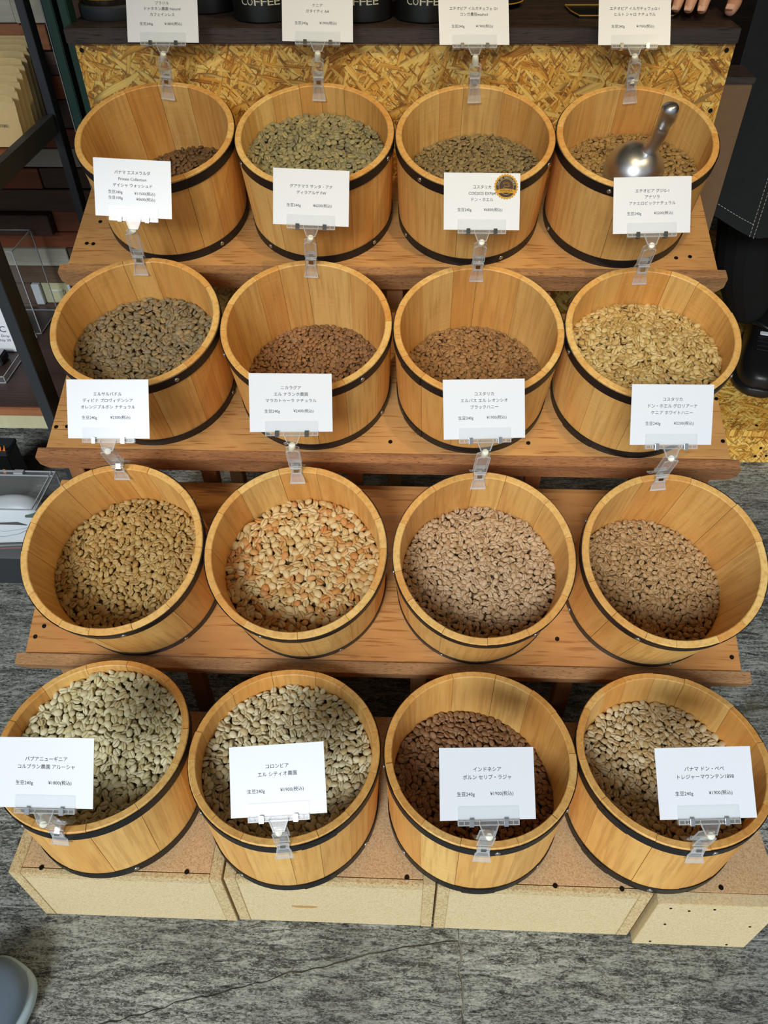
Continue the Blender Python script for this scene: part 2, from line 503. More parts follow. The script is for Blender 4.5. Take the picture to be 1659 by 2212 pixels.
# back wall behind the rack: backing board and reclaimed planks, each its own piece
wall = struct(bpy.data.objects.new('wall_back', None)); COL.objects.link(wall)
box('backing_board', (-1.13, 1.60, 1.35), (1.06, 0.06, 2.7), M_PLANK_DK, wall, bevel=0)
WY = 1.52
def plank(x0, x1, z0, z1, mat, proud=0.0):
    box('plank', ((x0 + x1) / 2, WY + 0.025 - proud / 2, (z0 + z1) / 2), (x1 - x0 - 0.0015, 0.05 + proud, z1 - z0 - 0.002), mat, wall, bevel=0.001)
ROWS = [
    (0.877, 0.960, [(-1.6, -0.700, 'g', 0), (-0.700, -0.646, 'g', 0.004)]),
    (0.838, 0.877, [(-1.6, -0.695, 'o', 0), (-0.695, -0.646, 'o', 0.012)]),
    (0.795, 0.838, [(-1.6, -0.80, 'd', 0), (-0.80, -0.646, 'd', 0)]),
    (0.755, 0.795, [(-1.6, -0.646, 'o', 0)]),
    (0.705, 0.755, [(-1.6, -0.85, 'd', 0.006), (-0.85, -0.646, 'd', 0)]),
    (0.669, 0.705, [(-1.6, -0.646, 'o', 0)]),
    (0.633, 0.669, [(-1.6, -0.646, 'g', 0)]),
    (0.592, 0.633, [(-1.6, -0.744, 'o', 0.004), (-0.744, -0.6, 'd', 0)]),
    (0.547, 0.592, [(-1.6, -0.6, 'd', 0.004)]),
    (0.503, 0.547, [(-1.6, -0.745, 'd', 0.022), (-0.745, -0.6, 'o', 0)]),
    (0.468, 0.503, [(-1.6, -0.6, 'o', 0)]),
    (0.428, 0.468, [(-1.6, -0.737, 'g', 0.004), (-0.737, -0.6, 'd', 0)]),
    (0.386, 0.428, [(-1.6, -0.6, 'd', 0)]),
    (0.336, 0.386, [(-1.6, -0.842, 'd', 0), (-0.822, -0.762, 'c', -0.004), (-0.752, -0.6, 'd', 0)]),
    (0.27, 0.336, [(-1.6, -0.6, 'd', 0)]), (0.18, 0.27, [(-1.6, -0.6, 'd', 0)]), (0.09, 0.18, [(-1.6, -0.6, 'd', 0)]), (0.0, 0.09, [(-1.6, -0.6, 'd', 0)]),
]
z = 0.96
k = 0
while z < 2.6:
    ROWS.append((z, z + 0.09, [(-1.6, -0.646, 'godg'[k % 4], 0)])); z += 0.09; k += 1
PM = {'g': M_PLANK_GR, 'o': M_PLANK_OR, 'd': M_PLANK_DK, 'c': M_PLANK_CR}
for z0, z1, segs in ROWS:
    for x0, x1, c, pr in segs:
        plank(x0, x1, z0, z1, PM[c], pr)
# pale upright strips framing the cream panel, and the socket on it
box('plank', (-0.832, WY + 0.02, 0.361), (0.018, 0.05, 0.048), M_WHITE, wall, bevel=0.001)
box('plank', (-0.757, WY + 0.02, 0.361), (0.006, 0.05, 0.048), M_WHITE, wall, bevel=0.001)
soc = thing('wall_socket', 'small pale rounded wall socket on the cream panel low behind the rack', 'wall socket', T(-0.789, WY + 0.004, 0.357))
box('cover_plate', (0, -0.003, 0), (0.034, 0.006, 0.032), M_PLANK_CR, soc, bevel=0.0028)
box('rim', (0, -0.007, 0.0135), (0.030, 0.003, 0.003), M_WHITE, soc, bevel=0.001)
struct(box('wall_left', (-1.66, 2.3, 1.35), (0.1, 4.2, 2.7), M_PLANK_DK, bevel=0))
struct(box('wall_right', (1.95, 2.3, 1.35), (0.1, 4.2, 2.7), M_BROWNCAB, bevel=0))
struct(box('wall_rear', (0.15, 4.0, 1.35), (3.7, 0.1, 2.7), M_PLANK_DK, bevel=0))
struct(box('shade_ceiling', (0.15, 1.30, 2.76), (3.8, 5.8, 0.08), M_PLANK_GR, bevel=0))  # out of view; added and drawn forward to keep daylight off the upper rows

# ------------------------------------------------------------------ display stand (three sloping shelves)
SH = [(1.2448, 0.6609, 0.3166, -0.119, 0.094), (0.9922, 0.4893, 0.3189, -0.1195, 0.160), (0.7380, 0.3175, 0.4160, -0.1165, 0.160)]
stand = thing('display_stand', 'wide brown wooden stand of three forward-sloping shelves holding the upper tubs', 'display stand', T(-0.04, 0.9, 0))
SI = stand.matrix_world.inverted()
SX0, SX1 = -0.555, 0.475
SCREWS = {0: [(-0.522, -0.022), (-0.534, -0.072), (-0.523, -0.073), (0.414, -0.093), (0.436, -0.09), (0.41, -0.013)],
          1: [(-0.548, -0.081), (-0.531, -0.08), (0.178, -0.096), (0.472, -0.009), (0.469, -0.087), (-0.03, -0.098)],
          2: [(-0.535, -0.077), (-0.545, -0.093), (0.218, -0.077), (0.464, -0.097)]}
def slope(i):
    y, z, t_, s0, s1 = SH[i]
    return Matrix.Translation((0, y, z)) @ Matrix.Rotation(t_, 4, 'X')
def lip_outline(x0, x1, top, bot):
    c = 0.011
    return [(x0 + 0.002, top), (x1 - 0.002, top), (x1, top - 0.004), (x1, bot + c), (x1 - c, bot), (x0 + c, bot), (x0, bot + c), (x0, top - 0.004)]
for i in range(3):
    y, z, t_, s0, s1 = SH[i]
    m = SI @ slope(i)
    box('shelf_board', ((SX0 + SX1) / 2, (s0 + s1) / 2, -0.009), (SX1 - SX0, s1 - s0, 0.018), M_SHELF, stand, mw=m, bevel=0.001)
    cx = (SX0 + SX1) / 2
    w2 = (SX1 - SX0) / 2 + 0.013
    lp = prism('front_lip', lip_outline(-w2, w2, 0.017, -0.016), -0.0085, 0.0085, M_LIP, stand, 'y', m @ Matrix.Translation((cx, s0 - 0.009, -0.0145)), bevel=0.0008)
    ap_h = (0.034, 0.014, 0.012)[i]
    box('apron_board', (cx, s0 + 0.012, -0.018 - ap_h / 2), (SX1 - SX0 - 0.04, 0.016, ap_h), M_SHELF, stand, mw=m, bevel=0.001)
    for sx, ss in SCREWS[i]:
        bm = bmesh.new(); bmesh.ops.create_cone(bm, cap_ends=True, segments=14, radius1=0.0034, radius2=0.003, depth=0.0012)
        bm_obj('screw', bm, M_SCREW, stand, m @ Matrix.Translation((sx, ss, 0.0003)))
def post(x, y, zt, w=0.024, dd=0.02, z0=0.0):
    box('post', (x, y, (zt + z0) / 2), (w, dd, zt - z0), M_POST, stand, mw=SI, bevel=0.001)
for x in (-0.530, -0.318, -0.086, 0.193, 0.452):
    post(x, 0.905, 0.435)
for x in (-0.535, -0.35, -0.03, 0.21, 0.455):
    post(x, 1.155, 0.600, 0.026, 0.026)
for x in (-0.53, -0.33, 0.02, 0.245, 0.455):
    post(x, 0.672, 0.262, 0.024, 0.018)
box('crossbar', (-0.04, 0.745, 0.10), (0.97, 0.018, 0.022), M_POST, stand, mw=SI)
box('crossbar', (-0.04, 0.93, 0.20), (0.97, 0.018, 0.03), M_POST, stand, mw=SI)
box('crossbar', (-0.04, 1.18, 0.40), (0.97, 0.018, 0.03), M_POST, stand, mw=SI)

# ------------------------------------------------------------------ particleboard boxes in front
def riser(nm, label, x0, x1, yf, yb, h, kind, screws):
    r = thing(nm, label, 'box', T((x0 + x1) / 2, (yf + yb) / 2, 0), 'particleboard boxes under the front row of tubs')
    inv = r.matrix_world.inverted()
    th = 0.0155
    if kind == 'a':
        box('side_panel', (x0 + th / 2, (yf + yb) / 2, h / 2), (th, yb - yf, h), M_PB_EDGE, r, mw=inv, bevel=0.0006)
        box('side_panel', (x1 - th / 2, (yf + yb) / 2, h / 2), (th, yb - yf, h), M_PB_EDGE, r, mw=inv, bevel=0.0006)
        box('top_panel', ((x0 + x1) / 2, (yf + yb) / 2 + 0.004, h - th / 2), (x1 - x0 - 2 * th - 0.0006, yb - yf - 0.008, th), M_PB_TOP, r, mw=inv, bevel=0.0006)
        box('front_trim', ((x0 + x1) / 2, yf + 0.0035, h - th / 2), (x1 - x0 - 2 * th - 0.0006, 0.007, th), M_PB_EDGE, r, mw=inv, bevel=0.0006)
        box('front_panel', ((x0 + x1) / 2, yf + th / 2 + 0.0004, (h - th) / 2), (x1 - x0 - 2 * th - 0.0006, th, h - th - 0.0006), M_PB_SIDE, r, mw=inv, bevel=0.0006)
    else:
        box('front_panel', ((x0 + x1) / 2, yf + th / 2, h / 2), (x1 - x0, th, h), M_PB_SIDE, r, mw=inv, bevel=0.0006)
        box('top_panel', ((x0 + x1) / 2, (yf + yb) / 2 + th / 2, h - th / 2), (x1 - x0, yb - yf - th - 0.0006, th), M_PB_TOP, r, mw=inv, bevel=0.0006)
        box('side_panel', (x0 + th / 2, (yf + yb) / 2 + th / 2, (h - th) / 2), (th, yb - yf - th - 0.001, h - th - 0.001), M_PB_EDGE, r, mw=inv, bevel=0.0006)
        box('side_panel', (x1 - th / 2, (yf + yb) / 2 + th / 2, (h - th) / 2), (th, yb - yf - th - 0.001, h - th - 0.001), M_PB_EDGE, r, mw=inv, bevel=0.0006)
    for s_ in screws:
        bm = bmesh.new(); bmesh.ops.create_cone(bm, cap_ends=True, segments=14, radius1=0.0034, radius2=0.003, depth=0.0012)
        if len(s_) == 2:
            bm_obj('screw', bm, M_SCREW, r, inv @ Matrix.Translation((s_[0], s_[1], h + 0.0002)))
        else:
            bmesh.ops.scale(bm, vec=(0.55, 0.55, 1), verts=bm.verts)
            bm_obj('screw', bm, M_SCREW, r, inv @ Matrix.Translation((s_[0], s_[1] - 0.0002, s_[2])) @ Matrix.Rotation(math.pi / 2, 4, 'X'))
    return r
riser('particleboard_box', 'particleboard box under the leftmost front tub, its left end open to the floor', -0.5155, -0.2345, 0.3655, 0.61, 0.1569, 'a', [(-0.474, 0.373), (-0.281, 0.374)])
smudged = riser('particleboard_box', 'particleboard box with a brown smudge on its front, second from the left', -0.2315, 0.0440, 0.3675, 0.61, 0.1569, 'a', [(0.007, 0.377), (-0.19, 0.378)])
M_STAIN = plain('brown_stain', srgb(196, 150, 88), 0.8, var=0.2)
prism('brown_stain', [(-0.133 + 0.017 * math.cos(a_) * (1 + 0.15 * math.sin(3 * a_)), 0.062 + 0.005 * math.sin(a_) * (1 + 0.3 * math.cos(2 * a_))) for a_ in [2 * math.pi * i / 28 for i in range(28)]], 0.3674, 0.3678, M_STAIN, smudged, 'y', smudged.matrix_world.inverted())
riser('particleboard_box', 'particleboard box under the third front tub, beside the wide dark gap', 0.0470, 0.3215, 0.3660, 0.61, 0.1569, 'a', [(0.198, 0.373), (0.283, 0.372)])
riser('particleboard_box', 'rightmost particleboard box with a plain front board dotted with screws', 0.3265, 0.4825, 0.3560, 0.61, 0.1569, 'b',
      [(0.41, 0.378), (0.345, 0.356, 0.142), (0.40, 0.356, 0.143), (0.352, 0.356, 0.083), (0.463, 0.356, 0.085), (0.349, 0.356, 0.012), (0.455, 0.356, 0.010), (0.37, 0.356, 0.135)])
# ------------------------------------------------------------------ tubs
TUBS = {
    (1, 1): (-0.3920, 1.2472, 0.6617, 0.3166, 0.1195), (1, 2): (-0.1515, 1.2463, 0.6614, 0.3166, 0.1188),
    (1, 3): (0.0870, 1.2434, 0.6605, 0.3166, 0.1178), (1, 4): (0.3240, 1.2422, 0.6601, 0.3166, 0.1178),
    (2, 1): (-0.3939, 0.9963, 0.4907, 0.3189, 0.1205), (2, 2): (-0.1497, 0.9938, 0.4899, 0.3189, 0.1212),
    (2, 3): (0.0925, 0.9905, 0.4888, 0.3189, 0.1192), (2, 4): (0.3323, 0.9882, 0.4880, 0.3189, 0.1195),
    (3, 1): (-0.3928, 0.7376, 0.3173, 0.4160, 0.1210), (3, 2): (-0.1483, 0.7386, 0.3177, 0.4160, 0.1209),
    (3, 3): (0.0996, 0.7367, 0.3169, 0.4160, 0.1194), (3, 4): (0.3457, 0.7390, 0.3179, 0.4160, 0.1192),
    (4, 1): (-0.3963, 0.4783, 0.1569, 0.0000, 0.1208), (4, 2): (-0.1500, 0.4715, 0.1569, 0.0000, 0.1204),
    (4, 3): (0.0951, 0.4757, 0.1569, 0.0000, 0.1201), (4, 4): (0.3358, 0.4820, 0.1569, 0.0000, 0.1189),
}
HB = 0.1493; TAP = 0.0055; TH = 0.0095
ROWN = {1: 'top row', 2: 'second row', 3: 'third row', 4: 'front row'}
COLN = {1: 'leftmost', 2: 'second from left', 3: 'third from left', 4: 'rightmost'}
# height of the bean surface (mm) at centre, x slope, y slope over the radius, hollow (+) or mound (-) depth
FILL = {(1, 1): (43, 24, 0, 0), (1, 2): (113, -4, -7, 6), (1, 3): (84, 10, -11, 4), (1, 4): (88, 7, -12, 0),
        (2, 1): (92, 0, -12, 5), (2, 2): (28, 5, 0, 0), (2, 3): (46, 0, -15, 3), (2, 4): (102, 2, -14, -8),
        (3, 1): (73, 2, -15, 0), (3, 2): (82, 6, -18, 0), (3, 3): (74, 4, -16, 0), (3, 4): (32, -8, -14, 0),
        (4, 1): (124, 2, 19, 14), (4, 2): (118, 0, 11, 8), (4, 3): (68, -24, 2, 3), (4, 4): (94, -5, 6, 10)}
# rivets: (angle in degrees) on the upper and on the lower hoop
NU = {(1, 2): [-22, -151], (1, 3): [-133, -27], (1, 4): [-115], (2, 1): [-53], (2, 2): [-47, -156, 33], (2, 3): [-148, -137], (2, 4): [-165, -35],
      (3, 1): [-75], (3, 2): [-108, -1], (3, 3): [-169, -58], (3, 4): [-117], (4, 1): [-116], (4, 2): [-69, -58, -139], (4, 3): [-83, -33, -172], (4, 4): [-143, -132, -79]}
NL = {(1, 1): [-44], (1, 2): [-133, -40], (1, 3): [-152, -64], (1, 4): [-162], (2, 1): [-10], (2, 2): [-26, -109], (2, 3): [-148, -136], (2, 4): [-145, -128],
      (3, 1): [-51], (3, 2): [-62], (3, 3): [-115], (3, 4): [-162, -76], (4, 1): [-64], (4, 2): [-72, -61, -119, -29], (4, 3): [-143, -94, -83, -45], (4, 4): [-143, -132, -100]}

# joints between staves (degrees): a different set of plank widths for each tub
def stave_mesh(a0, a1, R, dr, dh):
    n = max(3, int((a1 - a0) / math.radians(4.5)))
    Rb = R - TAP
    prof = [(Rb + dr, 0.0015), (Rb + dr, 0.0025), (R + dr - 0.0001, HB + dh - 0.0012), (R + dr - 0.0012, HB + dh), (R - TH + dr + 0.0010, HB + dh), (R - TH + dr, HB + dh - 0.0010), (Rb - TH + dr, 0.003), (Rb - TH + dr, 0.0015)]
    m = len(prof); v = []; f = []
    for i in range(n + 1):
        a = a0 + (a1 - a0) * i / n
        for r, h in prof:
            v.append((r * math.cos(a), r * math.sin(a), h))
    for i in range(n):
        for j in range(m):
            f.append([i * m + j, i * m + (j + 1) % m, (i + 1) * m + (j + 1) % m, (i + 1) * m + j])
    f.append(list(range(m))); f.append([n * m + j for j in range(m)])
    return mesh('stave', v, f)


def hoop_mesh(r0, r1, h0, h1, a0=0.0, a1=2 * math.pi, n=84, th=0.0009):
    v = []; f = []
    full = abs(a1 - a0 - 2 * math.pi) < 1e-6
    cnt = n if full else n + 1
    for i in range(cnt):
        a = a0 + (a1 - a0) * i / n
        for r, h in ((r0, h0), (r0 + th, h0), (r1 + th, h1), (r1, h1)):
            v.append((r * math.cos(a), r * math.sin(a), h))
    for i in range(n):
        k0, k1 = i * 4, ((i + 1) % cnt) * 4
        for j in range(4):
            f.append([k0 + j, k0 + (j + 1) % 4, k1 + (j + 1) % 4, k1 + j])
    if not full:
        f.append([0, 1, 2, 3]); f.append([n * 4 + j for j in range(4)])
    return mesh('hoop', v, f)


bm = bmesh.new(); bmesh.ops.create_uvsphere(bm, u_segments=14, v_segments=8, radius=0.0036, matrix=Matrix.Diagonal((1, 1, 0.45, 1)))
rivet_me = bpy.data.meshes.new('rivet'); bm.to_mesh(rivet_me); bm.free(); rivet_me.shade_smooth(); rivet_me.materials.append(M_RIVET)
rivetb_me = rivet_me.copy(); rivetb_me.materials.clear(); rivetb_me.materials.append(M_RIVETB)

TM = {}
LOOK = {(1, 1): 'nearly empty, a few dark beans at its right side', (1, 2): 'well filled with grey-green beans', (1, 3): 'half full of small olive beans', (1, 4): 'with a metal scoop standing in its beans',
        (2, 1): 'grey-brown beans, knots on its side', (2, 2): 'nearly empty, brown beans at the bottom', (2, 3): 'with a shallow layer of brown beans', (2, 4): 'heaped with pale yellow beans',
        (3, 1): 'tilted right, half full of golden beans', (3, 2): 'filled with the largest orange-tinged beans', (3, 3): 'filled with small pale tan beans', (3, 4): 'beans low, bare pale wall at its right',
        (4, 1): 'brimful of pale green beans', (4, 2): 'full of pale green-grey beans, doubled hoop rivets', (4, 3): 'half full of dark brown beans', (4, 4): 'three quarters full of pale tan beans'}
for key, (x, y, z, tl, R) in TUBS.items():
    rr = random.Random(key[0] * 10 + key[1])
    m = Matrix.Translation((x, y, z)) @ Matrix.Rotation(tl, 4, 'X')
    TM[key] = m
    tub = thing('wooden_tub', f'wooden tub, {COLN[key[1]]} in {ROWN[key[0]]}, {LOOK[key]}', 'tub', m, 'wooden coffee bean tubs')
    # staves
    angs = []; a = rr.uniform(0, 0.4); start = a
    while a < start + 2 * math.pi - 0.25:
        angs.append(a); a += rr.uniform(0.30, 0.62)
    if start + 2 * math.pi - angs[-1] > 0.75:
        angs.append((angs[-1] + start + 2 * math.pi) / 2)
    for i, a0 in enumerate(angs):
        a1 = angs[i + 1] if i + 1 < len(angs) else start + 2 * math.pi
        me = stave_mesh(a0 + 0.0022, a1 - 0.0022, R, rr.uniform(-0.0005, 0.0001), rr.uniform(-0.0008, 0.0006))
        link('stave', me, M_STAVE, tub, None, 0.5)
    bm = bmesh.new(); bmesh.ops.create_cone(bm, cap_ends=True, segments=48, radius1=R - TAP - TH - 0.0003, radius2=R - TAP - TH - 0.0003, depth=0.008, matrix=Matrix.Translation((0, 0, 0.008)))
    bm_obj('tub_bottom', bm, M_TUBBASE, tub)
    rad = lambda h: R - TAP + TAP * h / HB + 0.0002
    for which, h0, h1, N in (('up', 0.1315, 0.1465, NU), ('low', 0.0, 0.0155, NL)):
        hp = link('hoop', hoop_mesh(rad(h0), rad(h1), h0, h1), M_HOOP, tub, None, 0.5)
        nails = N.get(key, [])
        pair = [(a_, b_) for a_ in nails for b_ in nails if 0 < b_ - a_ < 20]
        hm = (h0 + h1) / 2
        for a_, b_ in pair:
            lap = hoop_mesh(rad(h0 + 0.0004) + 0.001, rad(h1 - 0.0004) + 0.001, h0 + 0.0004, h1 - 0.0004, math.radians(a_ - 5), math.radians(b_ + 5), 8)
            link('hoop_lap', lap, M_HOOP, hp, None, 0.5)
        extra = [rr.uniform(20, 70), rr.uniform(100, 160)]
        for a_ in nails + extra:
            t_ = math.radians(a_); r_ = rad(hm) + 0.0012
            dark = any(a_ in p_ for p_ in pair)
            q = Vector((math.cos(t_), math.sin(t_), 0)).to_track_quat('Z', 'Y').to_matrix().to_4x4()
            o = bpy.data.objects.new('rivet', rivetb_me if dark else rivet_me); COL.objects.link(o)
            o.matrix_basis = Matrix.Translation((r_ * math.cos(t_), r_ * math.sin(t_), hm)) @ q; o.parent = hp

# ------------------------------------------------------------------ beans
def bean_template():
    """a coffee bean: rounded back, flat face with a winding crease (1 unit long)"""
    v = []; f = []; U, V = 16, 11
    for j in range(V + 1):
        ph = math.pi * j / V
        for i in range(U):
            th = 2 * math.pi * i / U
            x = math.cos(ph) * 0.5; y = math.sin(ph) * math.cos(th) * 0.37; z = math.sin(ph) * math.sin(th)
            z = z * (0.20 if z > 0 else 0.27)
            if z > 0:
                c = 0.03 * math.sin(x * 7)
                d = abs(y - c)
                z = min(z, 0.155)
                z -= 0.085 * math.exp(-(d / 0.05) ** 2) * (1 - (abs(x) * 2) ** 4)
            v.append((x, y, z))
    for j in range(V):
        for i in range(U):
            f.append((j * U + i, j * U + (i + 1) % U, (j + 1) * U + (i + 1) % U, (j + 1) * U + i))
    return np.array(v), f


BV, BF = bean_template()


def bean_mat(name, cols):
    t = NT(name)
    r = t.node('ShaderNodeObjectInfo').outputs['Random']
    n = len(cols)
    c = t.ramp(r, [(i / (n - 1), cc) for i, cc in enumerate(cols)])
    v = t.coord()
    s = t.noise(t.coord((1.2, 4, 4)), 3.0, 3)
    c = t.mix(t.math('MULTIPLY', s, 0.35), c, t.mix(0.5, c, srgb(92, 66, 40)))
    # crease on the flat face is darker skin
    sep = t.node('ShaderNodeSeparateXYZ', {0: v})
    w = t.math('ABSOLUTE', t.math('SUBTRACT', sep.outputs[1], t.math('MULTIPLY', t.math('SINE', t.math('MULTIPLY', sep.outputs[0], 7.0)), 0.03)))
    up = t.math('GREATER_THAN', sep.outputs[2], 0.02)
    cr_ = t.math('MULTIPLY', t.math('LESS_THAN', w, 0.035), up)
    c = t.mix(t.math('MULTIPLY', cr_, 0.75), c, srgb(84, 60, 36))
    t.bump(s, 0.2, 0.02)
    return t.fin(c, 0.5, 0, 0.4)


BC = {
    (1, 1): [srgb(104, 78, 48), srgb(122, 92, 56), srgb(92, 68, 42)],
    (1, 2): [srgb(150, 140, 98), srgb(172, 160, 112), srgb(134, 128, 96), srgb(184, 168, 112)],
    (1, 3): [srgb(142, 124, 82), srgb(158, 138, 90), srgb(124, 108, 76)],
    (1, 4): [srgb(158, 126, 72), srgb(174, 140, 82), srgb(140, 110, 64)],
    (2, 1): [srgb(150, 130, 92), srgb(138, 126, 100), srgb(168, 142, 96), srgb(126, 110, 80)],
    (2, 2): [srgb(146, 106, 68), srgb(160, 118, 76), srgb(128, 92, 60)],
    (2, 3): [srgb(158, 118, 74), srgb(170, 130, 82), srgb(138, 100, 62)],
    (2, 4): [srgb(214, 184, 118), srgb(226, 200, 136), srgb(196, 160, 94), srgb(206, 172, 100)],
    (3, 1): [srgb(186, 156, 98), srgb(198, 168, 106), srgb(170, 136, 78), srgb(190, 150, 82)],
    (3, 2): [srgb(218, 188, 128), srgb(228, 202, 148), srgb(206, 168, 102), srgb(206, 138, 70), srgb(222, 196, 138)],
    (3, 3): [srgb(198, 166, 126), srgb(210, 182, 144), srgb(182, 146, 104)],
    (3, 4): [srgb(184, 150, 102), srgb(196, 164, 118), srgb(168, 132, 84)],
    (4, 1): [srgb(214, 206, 162), srgb(226, 218, 178), srgb(198, 188, 144), srgb(208, 194, 140)],
    (4, 2): [srgb(216, 204, 164), srgb(228, 218, 182), srgb(198, 184, 142), srgb(212, 192, 140)],
    (4, 3): [srgb(150, 112, 78), srgb(162, 124, 88), srgb(134, 98, 66)],
    (4, 4): [srgb(212, 192, 150), srgb(224, 206, 164), srgb(196, 170, 124), srgb(204, 174, 118)],
}
BSIZE = {(1, 1): 9.5, (1, 2): 11, (1, 3): 9, (1, 4): 10, (2, 1): 11, (2, 2): 9, (2, 3): 9.2, (2, 4): 10.5, (3, 1): 10.4, (3, 2): 12.8, (3, 3): 9.6, (3, 4): 9.6,
         (4, 1): 11.2, (4, 2): 10.6, (4, 3): 10.2, (4, 4): 10.2}
BDESC = {(1, 1): 'few dark brown unroasted beans lying in the shadow of the top leftmost tub', (1, 2): 'grey-green unroasted beans in the second tub of the top row',
         (1, 3): 'small olive unroasted beans in the third tub of the top row', (1, 4): 'yellow-brown unroasted beans around the metal scoop',
         (2, 1): 'grey-brown unroasted beans in the leftmost tub of the second row', (2, 2): 'low layer of small brown beans in the second tub of the second row',
         (2, 3): 'brown beans in the third tub of the second row', (2, 4): 'pale yellow heap of beans in the rightmost tub of the second row',
         (3, 1): 'golden beans in the leftmost tub of the third row', (3, 2): 'large cream and orange beans in the second tub of the third row',
         (3, 3): 'small pale tan beans in the third tub of the third row', (3, 4): 'tan beans in the rightmost tub of the third row',
         (4, 1): 'pale green beans in the leftmost tub of the front row', (4, 2): 'pale green-grey beans in the second tub of the front row',
         (4, 3): 'dark brown beans in the third tub of the front row', (4, 4): 'pale tan beans in the rightmost tub of the front row'}


def fill_height(key, x, y, rmax):
    a, bx, by, hol = FILL[key]
    u, v_ = x / rmax, y / rmax
    r2 = u * u + v_ * v_
    h = a + bx * u + by * v_ - hol * (1 - r2)
    h += 2.6 * noise.noise(Vector((x * 28, y * 28, key[0] * 3.1 + key[1])))
    if key == (2, 4):
        h += 9 * math.exp(-((v_ - 0.25 + 0.35 * u) / 0.22) ** 2) * (1 - r2)
    if key == (1, 2):
        h += 7 * math.exp(-(((u - 0.35) / 0.4) ** 2 + ((v_ - 0.35) / 0.4) ** 2)) + 5 * math.exp(-(((u + 0.35) / 0.35) ** 2 + ((v_ - 0.5) / 0.3) ** 2))
    if key[0] >= 3:
        h -= (12 if key[0] == 3 else 10) * math.exp(-((u / 0.6) ** 2 + ((v_ + 0.55) / 0.45) ** 2))
    if key == (4, 1):
        h -= 10 * math.exp(-(((u - 0.1) / 0.55) ** 2 + ((v_ + 0.35) / 0.45) ** 2))
    return max(h, 14.0) / 1000


bean_group = None


def bean_nodes():
    g = bpy.data.node_groups.new('bean_pile', 'GeometryNodeTree')
    g.interface.new_socket('Geometry', in_out='INPUT', socket_type='NodeSocketGeometry')
    g.interface.new_socket('Geometry', in_out='OUTPUT', socket_type='NodeSocketGeometry')
    N = g.nodes; L = g.links
    gi = N.new('NodeGroupInput'); go = N.new('NodeGroupOutput')
    def attr(nm, typ):
        a_ = N.new('GeometryNodeInputNamedAttribute'); a_.data_type = typ; a_.inputs['Name'].default_value = nm
        return a_.outputs['Attribute']
    kind = attr('part', 'INT')
    c1 = N.new('FunctionNodeCompare'); c1.data_type = 'INT'; c1.operation = 'EQUAL'
    L.new(kind, c1.inputs[2]); c1.inputs[3].default_value = 1
    c2 = N.new('FunctionNodeCompare'); c2.data_type = 'INT'; c2.operation = 'EQUAL'
    L.new(kind, c2.inputs[2]); c2.inputs[3].default_value = 2
    s1 = N.new('GeometryNodeSeparateGeometry'); s1.domain = 'POINT'
    L.new(gi.outputs[0], s1.inputs[0]); L.new(c1.outputs[0], s1.inputs[1])          # template bean
    s2 = N.new('GeometryNodeSeparateGeometry'); s2.domain = 'POINT'
    L.new(s1.outputs[1], s2.inputs[0]); L.new(c2.outputs[0], s2.inputs[1])          # points
    ip = N.new('GeometryNodeInstanceOnPoints')
    L.new(s2.outputs[0], ip.inputs['Points']); L.new(s1.outputs[0], ip.inputs['Instance'])
    e2r = N.new('FunctionNodeEulerToRotation'); L.new(attr('turn', 'FLOAT_VECTOR'), e2r.inputs[0])
    L.new(e2r.outputs[0], ip.inputs['Rotation']); L.new(attr('size', 'FLOAT_VECTOR'), ip.inputs['Scale'])
    j = N.new('GeometryNodeJoinGeometry')
    L.new(ip.outputs[0], j.inputs[0]); L.new(s2.outputs[1], j.inputs[0])
    L.new(j.outputs[0], go.inputs[0])
    return g


